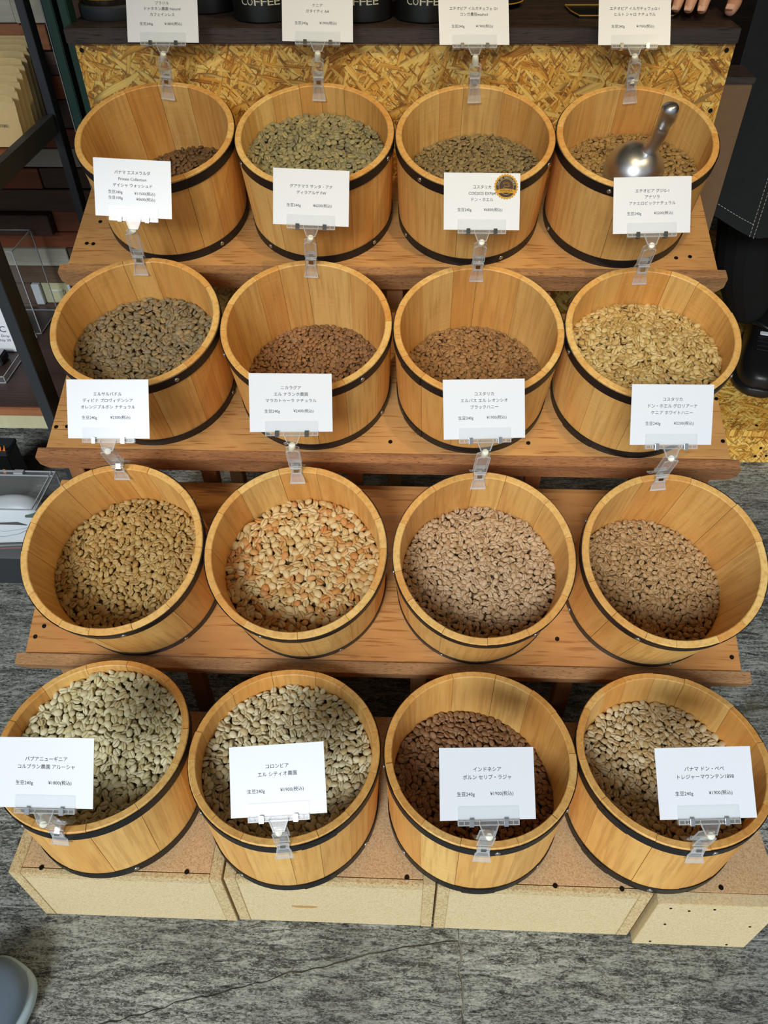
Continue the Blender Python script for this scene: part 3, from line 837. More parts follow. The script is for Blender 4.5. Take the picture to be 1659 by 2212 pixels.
bean_group = bean_nodes()
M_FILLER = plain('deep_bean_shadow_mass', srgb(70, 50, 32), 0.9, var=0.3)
for key in TUBS:
    R = TUBS[key][4]; rs = np.random.RandomState(key[0] * 17 + key[1])
    L_ = BSIZE[key] / 1000
    pts = []; turn = []; size = []
    for layer, (dz, til, lim, dens) in enumerate([(0.0, 0.55, 1.0, 0.66), (-0.0030, 0.8, 1.0, 0.66), (-0.0062, 1.2, 1.0, 0.70)]):
        dmin = L_ * dens
        cell = dmin / math.sqrt(2); grid = {}
        rm_all = R - TH - 0.0012
        for _ in range(9000):
            a_ = rs.uniform(0, 2 * math.pi); rr_ = math.sqrt(rs.uniform(0, 1)) * rm_all
            x, y = rr_ * math.cos(a_), rr_ * math.sin(a_)
            h = fill_height(key, x, y, R - TH)
            rin = R - TAP - TH + TAP * h / HB - L_ * 0.30
            if x * x + y * y > rin * rin:
                continue
            if key == (1, 4) and (x - 0.010) ** 2 + y ** 2 < 0.038 ** 2:
                continue
            gx, gy = int(x // cell), int(y // cell); ok = True
            for i in range(gx - 2, gx + 3):
                for j in range(gy - 2, gy + 3):
                    q = grid.get((i, j))
                    if q is not None and (q[0] - x) ** 2 + (q[1] - y) ** 2 < dmin * dmin:
                        ok = False; break
                if not ok:
                    break
            if not ok:
                continue
            grid[(gx, gy)] = (x, y)
            e = 0.004
            gxs = (fill_height(key, x + e, y, R - TH) - h) / e; gys = (fill_height(key, x, y + e, R - TH) - h) / e
            up = rs.rand() < 0.52
            sc = L_ * rs.normal(1.0, 0.07)
            side = rs.rand() < 0.16
            tx = rs.normal(0, til * 0.45) + (0 if up else math.pi) + (rs.choice([-1, 1]) * 1.2 if side else 0)
            ty = rs.normal(0, til * 0.32)
            pts.append((x, y, h + dz - 0.002 + rs.normal(0, 0.0006)))
            # local spin about the bean's long axis and pitch, then yaw, then lean with the slope of the surface
            mrot = Matrix.Rotation(math.atan(gys), 3, 'X') @ Matrix.Rotation(-math.atan(gxs), 3, 'Y') @ Matrix.Rotation(rs.uniform(0, 2 * math.pi), 3, 'Z') @ Matrix.Rotation(ty, 3, 'Y') @ Matrix.Rotation(tx, 3, 'X')
            turn.append(tuple(mrot.to_euler('XYZ')))
            size.append((sc, sc * rs.normal(1.03, 0.07), sc * rs.normal(1.0, 0.08)))
    verts = [tuple(v_) for v_ in BV]; faces = list(BF); part = [1] * len(verts)
    nb = len(faces)
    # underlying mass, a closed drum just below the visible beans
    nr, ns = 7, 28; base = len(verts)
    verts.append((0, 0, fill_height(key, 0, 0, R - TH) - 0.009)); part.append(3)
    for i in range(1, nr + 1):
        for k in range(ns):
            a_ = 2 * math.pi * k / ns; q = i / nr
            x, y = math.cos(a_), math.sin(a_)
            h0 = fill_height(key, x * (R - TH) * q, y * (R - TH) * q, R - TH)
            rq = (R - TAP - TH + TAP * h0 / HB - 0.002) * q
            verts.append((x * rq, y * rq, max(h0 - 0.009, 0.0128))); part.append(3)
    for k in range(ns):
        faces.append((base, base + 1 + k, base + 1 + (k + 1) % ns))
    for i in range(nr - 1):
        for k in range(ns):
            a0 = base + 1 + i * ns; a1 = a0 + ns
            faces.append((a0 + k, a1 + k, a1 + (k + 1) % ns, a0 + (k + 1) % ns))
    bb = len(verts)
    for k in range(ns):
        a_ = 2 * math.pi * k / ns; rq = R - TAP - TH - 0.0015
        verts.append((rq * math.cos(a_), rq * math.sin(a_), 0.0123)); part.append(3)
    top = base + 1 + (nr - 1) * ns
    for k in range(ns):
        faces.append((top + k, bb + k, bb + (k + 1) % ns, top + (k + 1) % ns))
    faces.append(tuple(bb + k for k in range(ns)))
    n0 = len(verts)
    verts += pts; part += [2] * len(pts)
    me = bpy.data.meshes.new('coffee_beans'); me.from_pydata(verts, [], faces)
    at = me.attributes.new('part', 'INT', 'POINT'); at.data.foreach_set('value', part)
    tv = np.zeros((len(verts), 3), np.float32); tv[n0:] = turn
    at = me.attributes.new('turn', 'FLOAT_VECTOR', 'POINT'); at.data.foreach_set('vector', tv.ravel())
    sv = np.ones((len(verts), 3), np.float32); sv[n0:] = size
    at = me.attributes.new('size', 'FLOAT_VECTOR', 'POINT'); at.data.foreach_set('vector', sv.ravel())
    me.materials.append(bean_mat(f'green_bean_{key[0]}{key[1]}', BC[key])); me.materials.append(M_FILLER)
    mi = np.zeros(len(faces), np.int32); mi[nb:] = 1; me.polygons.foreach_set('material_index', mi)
    me.polygons.foreach_set('use_smooth', np.ones(len(faces), bool))
    me.update()
    o = bpy.data.objects.new('coffee_beans', me); COL.objects.link(o)
    o.matrix_world = TM[key]
    md = o.modifiers.new('pile', 'NODES'); md.node_group = bean_group
    tag(o, BDESC[key], 'coffee beans', 'unroasted coffee beans in the tubs', 'stuff')

# ------------------------------------------------------------------ price cards and their clips
CARDS = {
    (1, 1): (-0.3813, 1.2941, 0.8982, -0.681, 0.035, 0.110, 1.562), (1, 2): (-0.1493, 1.2951, 0.8989, -0.696, 0.042, 0.099, 1.583),
    (1, 3): (0.0841, 1.2996, 0.8937, -0.688, 0.035, 0.138, 1.558), (1, 4): (0.3154, 1.2838, 0.8970, -0.716, 0.012, 0.045, 1.542),
    (2, 1): (-0.3885, 1.0254, 0.7471, -0.506, 0.064, 0.054, 1.694), (2, 2): (-0.1443, 1.0345, 0.7335, -0.611, 0.082, 0.126, 1.583),
    (2, 3): (0.0924, 1.0247, 0.7333, -0.607, 0.051, 0.125, 1.565), (2, 4): (0.3237, 1.0226, 0.7314, -0.658, -0.015, 0.027, 1.589),
    (3, 1): (-0.3822, 0.7428, 0.5831, -0.681, -0.019, -0.009, 1.637), (3, 2): (-0.1513, 0.7613, 0.5839, -0.711, 0.149, 0.276, 1.629),
    (3, 3): (0.0937, 0.7537, 0.5841, -0.673, 0.093, 0.216, 1.619), (3, 4): (0.3229, 0.7465, 0.5851, -0.647, 0.083, 0.160, 1.646),
    (4, 1): (-0.3809, 0.3467, 0.3979, -0.825, -0.082, -0.076, -1.591), (4, 2): (-0.1335, 0.3543, 0.3806, -0.966, -0.153, -0.070, -1.454),
    (4, 3): (0.0912, 0.3551, 0.3853, -0.972, 0.216, 0.288, -1.596), (4, 4): (0.3280, 0.3671, 0.3788, -0.951, 0.018, 0.078, -1.582),
}
TX = {
    (1, 1): (['ブラジル', 'ドナネネン農園 Natural', 'カフェインレス'], '¥1800(税込)'),
    (1, 2): (['ケニア', 'ガタイティ AA'], '¥1900(税込)'),
    (1, 3): (['エチオピア イルガチェフェ G1', 'コンガ農協washed'], '¥1900(税込)'),
    (1, 4): (['エチオピア イルガチェフェG-1', 'ヒルト シャロ ナチュラル'], '¥1900(税込)'),
    (2, 1): (['パナマ エスメラルダ', 'Private Collection', 'ゲイシャ ウォッシュド'], '¥11500(税込)'),
    (2, 2): (['グアテマラ サンタ・アナ', 'ディラアルゲ FW'], '¥6200(税込)'),
    (2, 3): (['コスタリカ', 'COE2025 EXP#4', 'ドン・ホエル'], '¥6800(税込)'),
    (2, 4): (['エチオピア グジG-1', 'アナソラ', 'アナエロビックナチュラル'], '¥2200(税込)'),
    (3, 1): (['エルサルバドル', 'ディビナ プロヴィデンシア', 'オレンジブルボン ナチュラル'], '¥2300(税込)'),
    (3, 2): (['ニカラグア', 'エル ナランホ農園', 'マラカトゥーラ ナチュラル'], '¥2400(税込)'),
    (3, 3): (['コスタリカ', 'エルバス エル レオンシオ', 'ブラックハニー'], '¥1900(税込)'),
    (3, 4): (['コスタリカ', 'ドン・ホエル グロリアーナ', 'ケニア ホワイトハニー'], '¥2200(税込)'),
    (4, 1): (['パプアニューギニア', 'コルブラン農園 アルーシャ'], '¥1800(税込)'),
    (4, 2): (['コロンビア', 'エル シティオ農園'], '¥1900(税込)'),
    (4, 3): (['インドネシア', 'ボルン セリブ・ラジャ'], '¥1900(税込)'),
    (4, 4): (['パナマ ドン・ペペ', 'トレジャーマウンテン1898'], '¥1900(税込)'),
}
CW, CH = 0.105, 0.074
RY = Matrix.Rotation(math.pi / 2, 4, 'X')


def ext2d(name, outline, th, mat, parent, mw):
    return prism(name, outline, -th / 2, th / 2, mat, parent, 'y', mw)


for key, (px, py, pz, rx, ry, rz, ga) in CARDS.items():
    cm = Matrix.Translation((px, py, pz)) @ Matrix.Rotation(rz, 4, 'Z') @ Matrix.Rotation(rx, 4, 'X') @ Matrix.Rotation(ry, 4, 'Y')
    where = {1: 'of those clipped to the top row', 2: 'of those clipped to the second row', 3: 'of those clipped to the third row', 4: 'of those clipped to the front row'}[key[0]]
    lines, price = TX[key]
    desc = {(2, 1): 'white price card with two prices', (2, 3): 'price card with gold award seal'}.get(key, f'white price card reading {price[:5]}')
    card = thing('price_card', f'{desc}, {COLN[key[1]]} {where}', 'price card', cm, 'white price cards')
    box('paper', (0, 0, CH / 2), (CW, 0.0005, CH), M_PAPER, card, bevel=0)
    def put(s, u, v_, size, width=None, mat=M_INK, nm='printed_line'):
        return text(nm, s, size, mat, card, Matrix.Translation(((u - 0.5) * CW, -0.00045, (1 - v_) * CH)) @ RY, width)
    n = len(lines)
    two = key == (2, 1)
    vs = {2: (0.31, 0.42), 3: (0.25, 0.36, 0.47)}[n]
    if two:
        vs = (0.235, 0.345, 0.455)
    for s, v_ in zip(lines, vs):
        put(s, 0.5, v_, 0.0053)
    if two:
        put('生豆240g', 0.27, 0.575, 0.0050); put('¥11500(税込)', 0.655, 0.585, 0.0050)
        put('生豆100g', 0.27, 0.675, 0.0050); put('¥5600(税込)', 0.665, 0.685, 0.0050)
    else:
        put('生豆240g', 0.27, 0.65, 0.0050); put(price, 0.65, 0.645, 0.0050)
    if key == (2, 3):
        sx, sz, sr = (0.815 - 0.5) * CW, (1 - 0.235) * CH, 0.0162
        pts = [(sx + (sr + 0.0007 * math.cos(26 * a_)) * math.cos(a_), sz + (sr + 0.0007 * math.cos(26 * a_)) * math.sin(a_)) for a_ in [2 * math.pi * i / 156 for i in range(156)]]
        seal = prism('award_seal', pts, -0.0006, -0.0003, M_GOLD, card, 'y')
        circ = lambda r: [(sx + r * math.cos(2 * math.pi * i / 48), sz + r * math.sin(2 * math.pi * i / 48)) for i in range(48)]
        def ringm(r0, r1, y_, a0=0, a1=2 * math.pi, n_=48):
            v2 = []; f2 = []
            for i in range(n_ + 1):
                a_ = a0 + (a1 - a0) * i / n_
                for r in (r0, r1):
                    v2.append((sx + r * math.cos(a_), y_, sz + r * math.sin(a_)))
            for i in range(n_):
                f2.append([2 * i, 2 * i + 1, 2 * i + 3, 2 * i + 2])
            return mesh('seal_ring', v2, f2)
        prism('seal_disc', circ(0.0138), -0.0007, -0.0006, M_DKBROWN, seal, 'y')
        link('seal_ring', ringm(0.0098, 0.0103, -0.00085), M_GOLD, seal)
        ban = [(sx - 0.0128, sz - 0.0045), (sx - 0.007, sz - 0.0030), (sx, sz - 0.0024), (sx + 0.007, sz - 0.0030), (sx + 0.0128, sz - 0.0045), (sx + 0.0112, sz - 0.0092), (sx + 0.006, sz - 0.0080), (sx, sz - 0.0076), (sx - 0.006, sz - 0.0080), (sx - 0.0112, sz - 0.0092)]
        prism('seal_banner', ban, -0.0010, -0.0009, M_GOLD, seal, 'y')
        text('seal_lettering', 'WINNER', 0.0046, M_DKBROWN, seal, Matrix.Translation((sx, -0.0011, sz - 0.0054)) @ RY)
        def stroke(pl, w=0.0005):
            v_, f_ = tube_data([(sx + a_, -0.00085, sz + b_) for a_, b_ in pl], w / 2, 4)
            link('seal_line', mesh('seal_line', v_, f_), M_GOLD, seal)
        stroke([(-0.0015, 0.0002), (-0.0042, 0.0042), (-0.0040, 0.0055), (0.0034, 0.0055), (0.0036, 0.0042), (0.0020, 0.0010)])
        stroke([(-0.0040, 0.0044), (0.0034, 0.0044)])
        stroke([(0.0036, 0.0048), (0.0052, 0.0042), (0.0036, 0.0022)])
        stroke([(-0.0045, -0.0024), (-0.002, -0.0002), (0.003, 0.0002), (0.0056, 0.0014)], 0.0010)
        word = 'CUP OF EXCELLENCE'
        for i, ch in enumerate(word):
            if ch == ' ':
                continue
            a_ = math.radians(168 - i * 156 / (len(word) - 1))
            text('seal_lettering', ch, 0.0030, M_LETTER, seal, Matrix.Translation((sx + 0.0119 * math.cos(a_), -0.00085, sz + 0.0119 * math.sin(a_))) @ RY @ Matrix.Rotation(a_ - math.pi / 2, 4, 'Z'))

    # ---- clip: holder plate behind/around the card edge, ball joint, peg over the rim
    tm = TM[key]; R = TUBS[key][4]
    rim = tm @ Vector(((R - TH / 2) * math.cos(ga), (R - TH / 2) * math.sin(ga), HB))
    clip = thing('sign_clip', f'clear plastic clip on the rim of the {COLN[key[1]]} tub in the {ROWN[key[0]]}', 'clip', Matrix.Translation(rim), 'clear plastic sign clips')
    CI = clip.matrix_world.inverted()
    cmi = CI @ cm
    PW, sgn = 0.067, 1
    hw = PW / 2
    pl = [(-hw, -0.0055), (hw, -0.0055), (hw, 0.0125), (hw - 0.001, 0.0135), (-hw + 0.001, 0.0135), (-hw, 0.0125)]
    ext2d('front_plate', pl, 0.0010, M_CLEARPL, clip, cmi @ Matrix.Translation((0, -0.0018, 0)))
    ext2d('back_plate', [(-hw, -0.0055), (hw, -0.0055), (hw, 0.009), (-hw, 0.009)], 0.0010, M_CLEARPL, clip, cmi @ Matrix.Translation((0, 0.0016, 0)))
    bm = bmesh.new()
    box_bm(bm, (0, -0.0026, -0.0048), (PW, 0.0012, 0.0010)); box_bm(bm, (0, -0.0026, -0.0004), (PW, 0.0012, 0.0008))
    for s_ in (-1, 1):
        box_bm(bm, (s_ * (hw - 0.0005), -0.0026, -0.0026), (0.001, 0.0012, 0.0054))
        for q in (0.3, 0.55, 0.8):
            box_bm(bm, (s_ * hw * q, -0.0026, -0.0026), (0.0007, 0.0014, 0.0042))
    bm_obj('plate_ribs', bm, M_RIBS, clip, cmi)
    for s_ in (-1, 1):
        bm = bmesh.new()
        box_bm(bm, (0, -0.0036, -0.0022), (0.0052, 0.0008, 0.0072), bevel=0.0003); box_bm(bm, (0, 0.0030, -0.0022), (0.0052, 0.0008, 0.0072), bevel=0.0003)
        box_bm(bm, (0, -0.0003, -0.0062), (0.0052, 0.0070, 0.0008), bevel=0.0003)
        bm_obj('spring_clip', bm, M_CHROME, clip, cmi @ Matrix.Translation((s_ * 0.0188, 0, 0)))
    ext2d('neck', [(-0.0105, -0.0005), (0.0105, -0.0005), (0.0058, -0.0125), (-0.0058, -0.0125)], 0.0014, M_CLEARPL, clip, cmi @ Matrix.Translation((0, -0.0032, -0.003)))
    bm = bmesh.new()
    for (a_, b_) in (((-0.0105, -0.0005), (-0.0058, -0.0125)), ((0.0105, -0.0005), (0.0058, -0.0125)), ((-0.0058, -0.0125), (0.0058, -0.0125))):
        mid = ((a_[0] + b_[0]) / 2, -0.0034, (a_[1] + b_[1]) / 2 - 0.003)
        ln = math.hypot(a_[0] - b_[0], a_[1] - b_[1]); an = math.atan2(b_[1] - a_[1], b_[0] - a_[0])
        box_bm(bm, mid, (ln + 0.0008, 0.0024, 0.0010), Matrix.Rotation(-an, 3, 'Y'))
    bm_obj('neck_rim', bm, M_RIBS, clip, cmi)
    nb_ = cm @ Vector((0, -0.0034, -0.0165))            # lower end of the neck
    bot = nb_ - rim
    nvec = tm.to_3x3() @ Vector((0, 0, 1)); rad_v = tm.to_3x3() @ Vector((math.cos(ga), math.sin(ga), 0))
    d = bot.length
    # peg axis leans from the rim towards the joint
    ax = (bot.normalized() * 0.7 + nvec * 0.3).normalized()
    tan = rad_v.cross(ax).normalized(); rv = ax.cross(tan).normalized()
    if rv.dot(rad_v) < 0:
        rv = -rv; tan = -tan
    F = Matrix(((tan.x, rv.x, ax.x, 0), (tan.y, rv.y, ax.y, 0), (tan.z, rv.z, ax.z, 0), (0, 0, 0, 1)))
    top_z = max(d - 0.016, 0.026)
    # two jaws: flared feet either side of the rim (rim thickness along rv), narrowing to the pivot
    prof_w = [(-0.0185, 0.0100), (-0.0105, 0.0080), (0.0, 0.0066), (0.010, 0.0070), (0.016, 0.0074)]
    for side in (-1, 1):
        offs = [0.0125, 0.0068, 0.0062, 0.0042, 0.0052]
        v_ = []; f_ = []; m_ = len(prof_w)
        for (zz, w_), of in zip(prof_w, offs):
            for xx in (-w_, w_):
                for e_ in (0, 0.0013):
                    v_.append(tuple((F @ Vector((xx, side * (of + e_), zz)))[:]))
        for i in range(m_ - 1):
            a_ = i * 4; b_ = a_ + 4
            for p_, q_ in ((0, 1), (1, 3), (3, 2), (2, 0)):
                f_.append([a_ + p_, a_ + q_, b_ + q_, b_ + p_])
        f_.append([0, 1, 3, 2]); f_.append([(m_ - 1) * 4 + k for k in (0, 1, 3, 2)])
        link('jaw', mesh('jaw', v_, f_), M_CLEAR, clip)
        bm = bmesh.new()
        for s_ in (-1, 1):
            for (z0_, w0_), (z1_, w1_), o0, o1 in zip(prof_w, prof_w[1:], offs, offs[1:]):
                p0 = Vector((s_ * w0_, side * (o0 + 0.0012), z0_)); p1 = Vector((s_ * w1_, side * (o1 + 0.0012), z1_))
                q_ = (p1 - p0).to_track_quat('Z', 'Y').to_matrix()
                box_bm(bm, (p0 + p1) / 2, (0.0011, 0.0020, (p1 - p0).length + 0.0006), q_)
        box_bm(bm, (0, side * (offs[0] + 0.0008), prof_w[0][0]), (2 * prof_w[0][1], 0.0024, 0.0012))
        box_bm(bm, (0, side * (offs[2] + 0.0010), 0.0015), (0.0125, 0.0022, 0.0011)); box_bm(bm, (0, side * (offs[-1] + 0.0008), prof_w[-1][0]), (2 * prof_w[-1][1], 0.0022, 0.0011))
        bm_obj('jaw_ribs', bm, M_RIBS, clip, F)
    bm = bmesh.new()
    pt = [(0.0080, 0.0065), (0.0062, 0.011), (0.0, 0.0132), (-0.0062, 0.011), (-0.0080, 0.0065)]
    for (y0_, z0_), (y1_, z1_) in zip(pt, pt[1:]):
        p0 = Vector((0, y0_, z0_)); p1 = Vector((0, y1_, z1_))
        box_bm(bm, (p0 + p1) / 2, (0.0062, 0.0007, (p1 - p0).length + 0.0004), (p1 - p0).to_track_quat('Z', 'X').to_matrix() @ Matrix.Rotation(math.pi / 2, 3, 'Z'))
    bm_obj('steel_spring', bm, M_CHROME, clip, F)
    # octagonal collar above the jaws
    oc = [(0.0082, 0.016), (0.0082, top_z - 0.002), (0.0050, top_z + 0.001), (-0.0050, top_z + 0.001), (-0.0082, top_z - 0.002), (-0.0082, 0.016)]
    ext2d('collar', oc, 0.0066, M_CLEARPL, clip, F)
    bm = bmesh.new()
    loop = oc + [oc[0]]
    for a_, b_ in zip(loop, loop[1:]):
        for yy in (-0.0034, 0.0034):
            p0 = Vector((a_[0], yy, a_[1])); p1 = Vector((b_[0], yy, b_[1]))
            if (p1 - p0).length > 1e-5:
                box_bm(bm, (p0 + p1) / 2, (0.0011, 0.0011, (p1 - p0).length), (p1 - p0).to_track_quat('Z', 'Y').to_matrix())
    bm_obj('collar_rim', bm, M_RIBS, clip, F)
    # cream joint between the collar and the neck
    j0 = F.to_3x3() @ Vector((0, 0, top_z + 0.0005)); j1 = bot
    jd = j1 - j0
    if jd.length < 0.011:
        j0 = j1 - ax * 0.011; jd = j1 - j0
    Lj = jd.length
    jm = Matrix.Translation(j0) @ jd.to_track_quat('Z', 'Y').to_matrix().to_4x4()
    lathe('ball_joint', [(0.0, -0.0016), (0.0030, -0.001), (0.0046, 0.001), (0.0048, Lj * 0.5), (0.0047, Lj - 0.003), (0.0036, Lj - 0.0008), (0.0, Lj)], M_CREAM, clip, 16, jm)

# ------------------------------------------------------------------ metal scoop in the rightmost top tub
sc_m = TM[(1, 4)] @ Matrix.Translation((0.010, 0.0, 0.084)) @ Matrix.Rotation(math.radians(3), 4, 'Y') @ Matrix.Rotation(math.radians(6), 4, 'X')
scoop = thing('metal_scoop', 'cast aluminium scoop standing nose-down in the beans of the top right tub', 'scoop', sc_m)
pr = [(0.044, -0.030), (0.046, -0.012), (0.0462, 0.0)]
for i in range(1, 10):
    a_ = math.pi / 2 * i / 10
    pr.append((0.0462 * math.cos(a_) ** 0.85, 0.044 * math.sin(a_)))
pr.append((0.0, 0.044))
inner = [(0.0, 0.041)] + [(max(r - 0.0025, 0), z_ - 0.0025) for r, z_ in reversed(pr[:-1])]
lathe('bowl', pr[::-1] and (pr + inner), M_ALU, scoop, 44, closed=False)
HP = []
base_h = Vector((0.010, 0.004, 0.040)); end_h = Vector((0.012, 0.002, 0.124))
bend = [0.0, 0.08, 0.2, 0.33, 0.42, 0.52, 0.64, 0.74, 0.84, 0.93, 0.98, 1.0]
rads = [0.0135, 0.0100, 0.0092, 0.0104, 0.0112, 0.0104, 0.0118, 0.0128, 0.0122, 0.0122, 0.0092, 0.002]
for q in bend:
    p_ = base_h.lerp(end_h, q) + Vector((0.006 * math.sin(q * math.pi), -0.003 * math.sin(q * 9.0), 0))
    HP.append(p_)
def subdiv(P, Rr, k=3):
    out = []; ro = []
    n = len(P)
    for i in range(n - 1):
        p0, p1, p2, p3 = P[max(i - 1, 0)], P[i], P[i + 1], P[min(i + 2, n - 1)]
        for j in range(k):
            t_ = j / k
            out.append(0.5 * ((2 * p1) + (p2 - p0) * t_ + (2 * p0 - 5 * p1 + 4 * p2 - p3) * t_ * t_ + (3 * p1 - p0 - 3 * p2 + p3) * t_ ** 3))
            ro.append(Rr[i] * (1 - t_) + Rr[i + 1] * t_)
    out.append(P[-1]); ro.append(Rr[-1])
    return out, ro
P2, R2 = subdiv(HP, rads)
tube('handle', P2, R2, M_ALU, scoop, 18)

# ------------------------------------------------------------------ counter behind the stand
counter = thing('counter_cabinet', 'counter base faced with golden strand board behind the top row of tubs', 'counter', T(-0.03, 1.6, 0))
KI = counter.matrix_world.inverted()
box('front_panel', (-0.0275, 1.367, 0.4415), (1.032, 0.016, 0.883), M_OSB, counter, mw=KI, bevel=0.0008)
box('side_panel', (0.478, 1.49, 0.4415), (0.018, 0.228, 0.883), M_BROWNCAB, counter, mw=KI)
box('side_panel', (-0.533, 1.49, 0.4415), (0.018, 0.228, 0.883), M_BROWNCAB, counter, mw=KI)
for sx, sz in ((-0.534, 0.873), (0.477, 0.873), (0.477, 0.787)):
    bm = bmesh.new(); bmesh.ops.create_cone(bm, cap_ends=True, segments=14, radius1=0.0036, radius2=0.0034, depth=0.001)
    bm_obj('screw', bm, M_SCREW, counter, KI @ Matrix.Translation((sx, 1.3588, sz)) @ Matrix.Rotation(math.pi / 2, 4, 'X'))
top = thing('worktop', 'thick dark-stained wooden worktop on the strand board counter', 'worktop', T(-0.03, 1.5, 0.884))
box('worktop_board', (-0.032, 1.48, 0.8940), (1.040, 0.260, 0.0214), M_DARKWORK, top, mw=top.matrix_world.inverted(), bevel=0.0015)
cab = thing('brown_cabinet', 'plain brown cabinet side seen between the strand board and the dark apron', 'cabinet', T(0.53, 1.48, 0))
box('side_panel', (0.516, 1.415, 0.41), (0.050, 0.07, 0.82), M_BROWNCAB, cab, mw=cab.matrix_world.inverted())
box('cabinet_top', (0.516, 1.415, 0.8255), (0.054, 0.074, 0.01), M_DARKWORK, cab, mw=cab.matrix_world.inverted())

# black coffee tins
KS = 1.034; WT = 0.9050
for i, (x, y) in enumerate([(-0.338, 1.440), (-0.238, 1.380), (-0.089, 1.380), (0.012, 1.378)]):
    w = ['leftmost, half behind the first price card', 'second from left, its word fully readable', 'third from left, beside a price card', 'rightmost, beside the third price card'][i]
    mg = thing('coffee_tin', f'black tin with cream lettering on worktop, {w}', 'tin', T(x * KS, y * KS, WT), 'black lettered tins on the worktop')
    r = 0.050
    lathe('tin_body', [(0.0, 0.0), (r - 0.002, 0.0), (r, 0.002), (r, 0.108), (r - 0.001, 0.110), (0.0, 0.110)], M_BLACKTIN, mg, 48)
    lathe('lid', [(r + 0.0012, 0.104), (r + 0.0012, 0.116), (r - 0.002, 0.118), (0.0, 0.118)], M_BLACKTIN, mg, 48)
    word = 'COFFEE'; 
    for j, ch in enumerate(word):
        a_ = math.radians(-90 + (j - 2.5) * 12.0 + [8, 2, 0, -2][i])
        text('lettering', ch, 0.0145, M_LETTER, mg, Matrix.Translation(((r + 0.0004) * math.cos(a_), (r + 0.0004) * math.sin(a_), 0.0285)) @ Matrix.Rotation(a_ + math.pi / 2, 4, 'Z') @ RY, 0.0092, 0.00015)
jar = thing('round_jar', 'dark round glass jar with a blue-grey base ring at the left end of the worktop', 'jar', T(-0.482 * KS, 1.395 * KS, WT))
lathe('base_ring', [(0.0, 0.0), (0.050, 0.0), (0.052, 0.003), (0.052, 0.017), (0.049, 0.020), (0.0, 0.020)], M_RACK, jar, 48)
lathe('glass_body', [(0.0, 0.0202), (0.046, 0.0202), (0.048, 0.03), (0.048, 0.10), (0.040, 0.12), (0.0, 0.12)], M_DARKGLASS, jar, 40)
lathe('glass_ring', [(0.0482, 0.028), (0.0492, 0.030), (0.0482, 0.032)], M_GOLD, jar, 40, closed=True)
tray = thing('dark_tray', 'flat dark tray with a thin gold rim behind the rightmost top price card', 'tray', T(0.31, 1.40, WT))
TI = tray.matrix_world.inverted()
tro = [(a_ * KS, b_ * KS) for a_, b_ in [(0.245, 1.366), (0.386, 1.366), (0.398, 1.385), (0.398, 1.44), (0.232, 1.44), (0.236, 1.398)]]
prism('tray_plate', tro, WT + 0.0001, WT + 0.003, M_BLACKTIN, tray, 'z', TI)
v_, f_ = tube_data([(a_, b_, WT + 0.0035) for a_, b_ in tro + [tro[0]]], 0.0009, 6)
link('tray_rim', mesh('tray_rim', v_, f_), M_GOLD, tray, TI)
dish = thing('round_dish', 'dark round dish with a gold-green rim right of the third top price card', 'dish', T(0.125 * KS, 1.455 * KS, WT))
lathe('dish_bowl', [(0.0, 0.0), (0.025, 0.0), (0.043, 0.008), (0.041, 0.009), (0.024, 0.002), (0.0, 0.002)], M_BLACKTIN, dish, 40)
lathe('dish_rim', [(0.0425, 0.0078), (0.0445, 0.0088), (0.0425, 0.0098)], M_GOLD, dish, 40, closed=True)

# ------------------------------------------------------------------ green uprights left of the counter
gp = thing('green_upright', 'dark green painted metal upright beside the strand board counter', 'upright', T(-0.5545, 1.392, 0), 'green uprights left of the counter')
box('upright_bar', (0, 0, 0.62), (0.014, 0.03, 1.24), M_GREEN, gp)
gp = thing('green_upright', 'wider dark green painted upright with a pale edge, nearer the rack', 'upright', T(-0.603, 1.455, 0), 'green uprights left of the counter')
box('upright_bar', (0, 0, 0.62), (0.017, 0.04, 1.24), M_GREEN, gp)
tube('pale_edge', [(-0.0088, -0.0203, 0.55), (-0.0088, -0.0203, 1.2)], 0.0007, M_EDGE, gp, 5)  # thin pale line up one front edge

# ------------------------------------------------------------------ rack at the left
rack = thing('steel_rack', 'charcoal steel shelving rack with dark wooden deck at the left edge', 'rack', T(-1.0, 1.3, 0))
RI = rack.matrix_world.inverted()
box('post', (-0.637, 1.425, 0.65), (0.014, 0.026, 1.30), M_RACK, rack, mw=RI, bevel=0.0008)
box('post', (-0.6465, 1.088, 0.65), (0.019, 0.040, 1.30), M_RACK, rack, mw=RI, bevel=0.0008)
box('post', (-1.45, 1.425, 0.65), (0.014, 0.026, 1.30), M_RACK, rack, mw=RI, bevel=0.0008)
box('post', (-1.45, 1.088, 0.65), (0.019, 0.040, 1.30), M_RACK, rack, mw=RI, bevel=0.0008)
box('side_rail', (-0.640, 1.26, 0.748), (0.016, 0.304, 0.030), M_RACK, rack, mw=RI, bevel=0.0008)
box('shelf_board', (-1.05, 1.275, 0.726), (0.79, 0.36, 0.014), M_PLANK_OR, rack, mw=RI)
box('deck_board', (-1.02, 1.322, 0.329), (0.90, 0.372, 0.016), M_DECK, rack, mw=RI)
box('deck_front_edge', (-1.02, 1.134, 0.327), (0.90, 0.006, 0.018), M_PLANK_OR, rack, mw=RI)
box('lower_board', (-1.05, 1.155, 0.297), (0.84, 0.015, 0.044), M_PLANK_CR, rack, mw=RI)

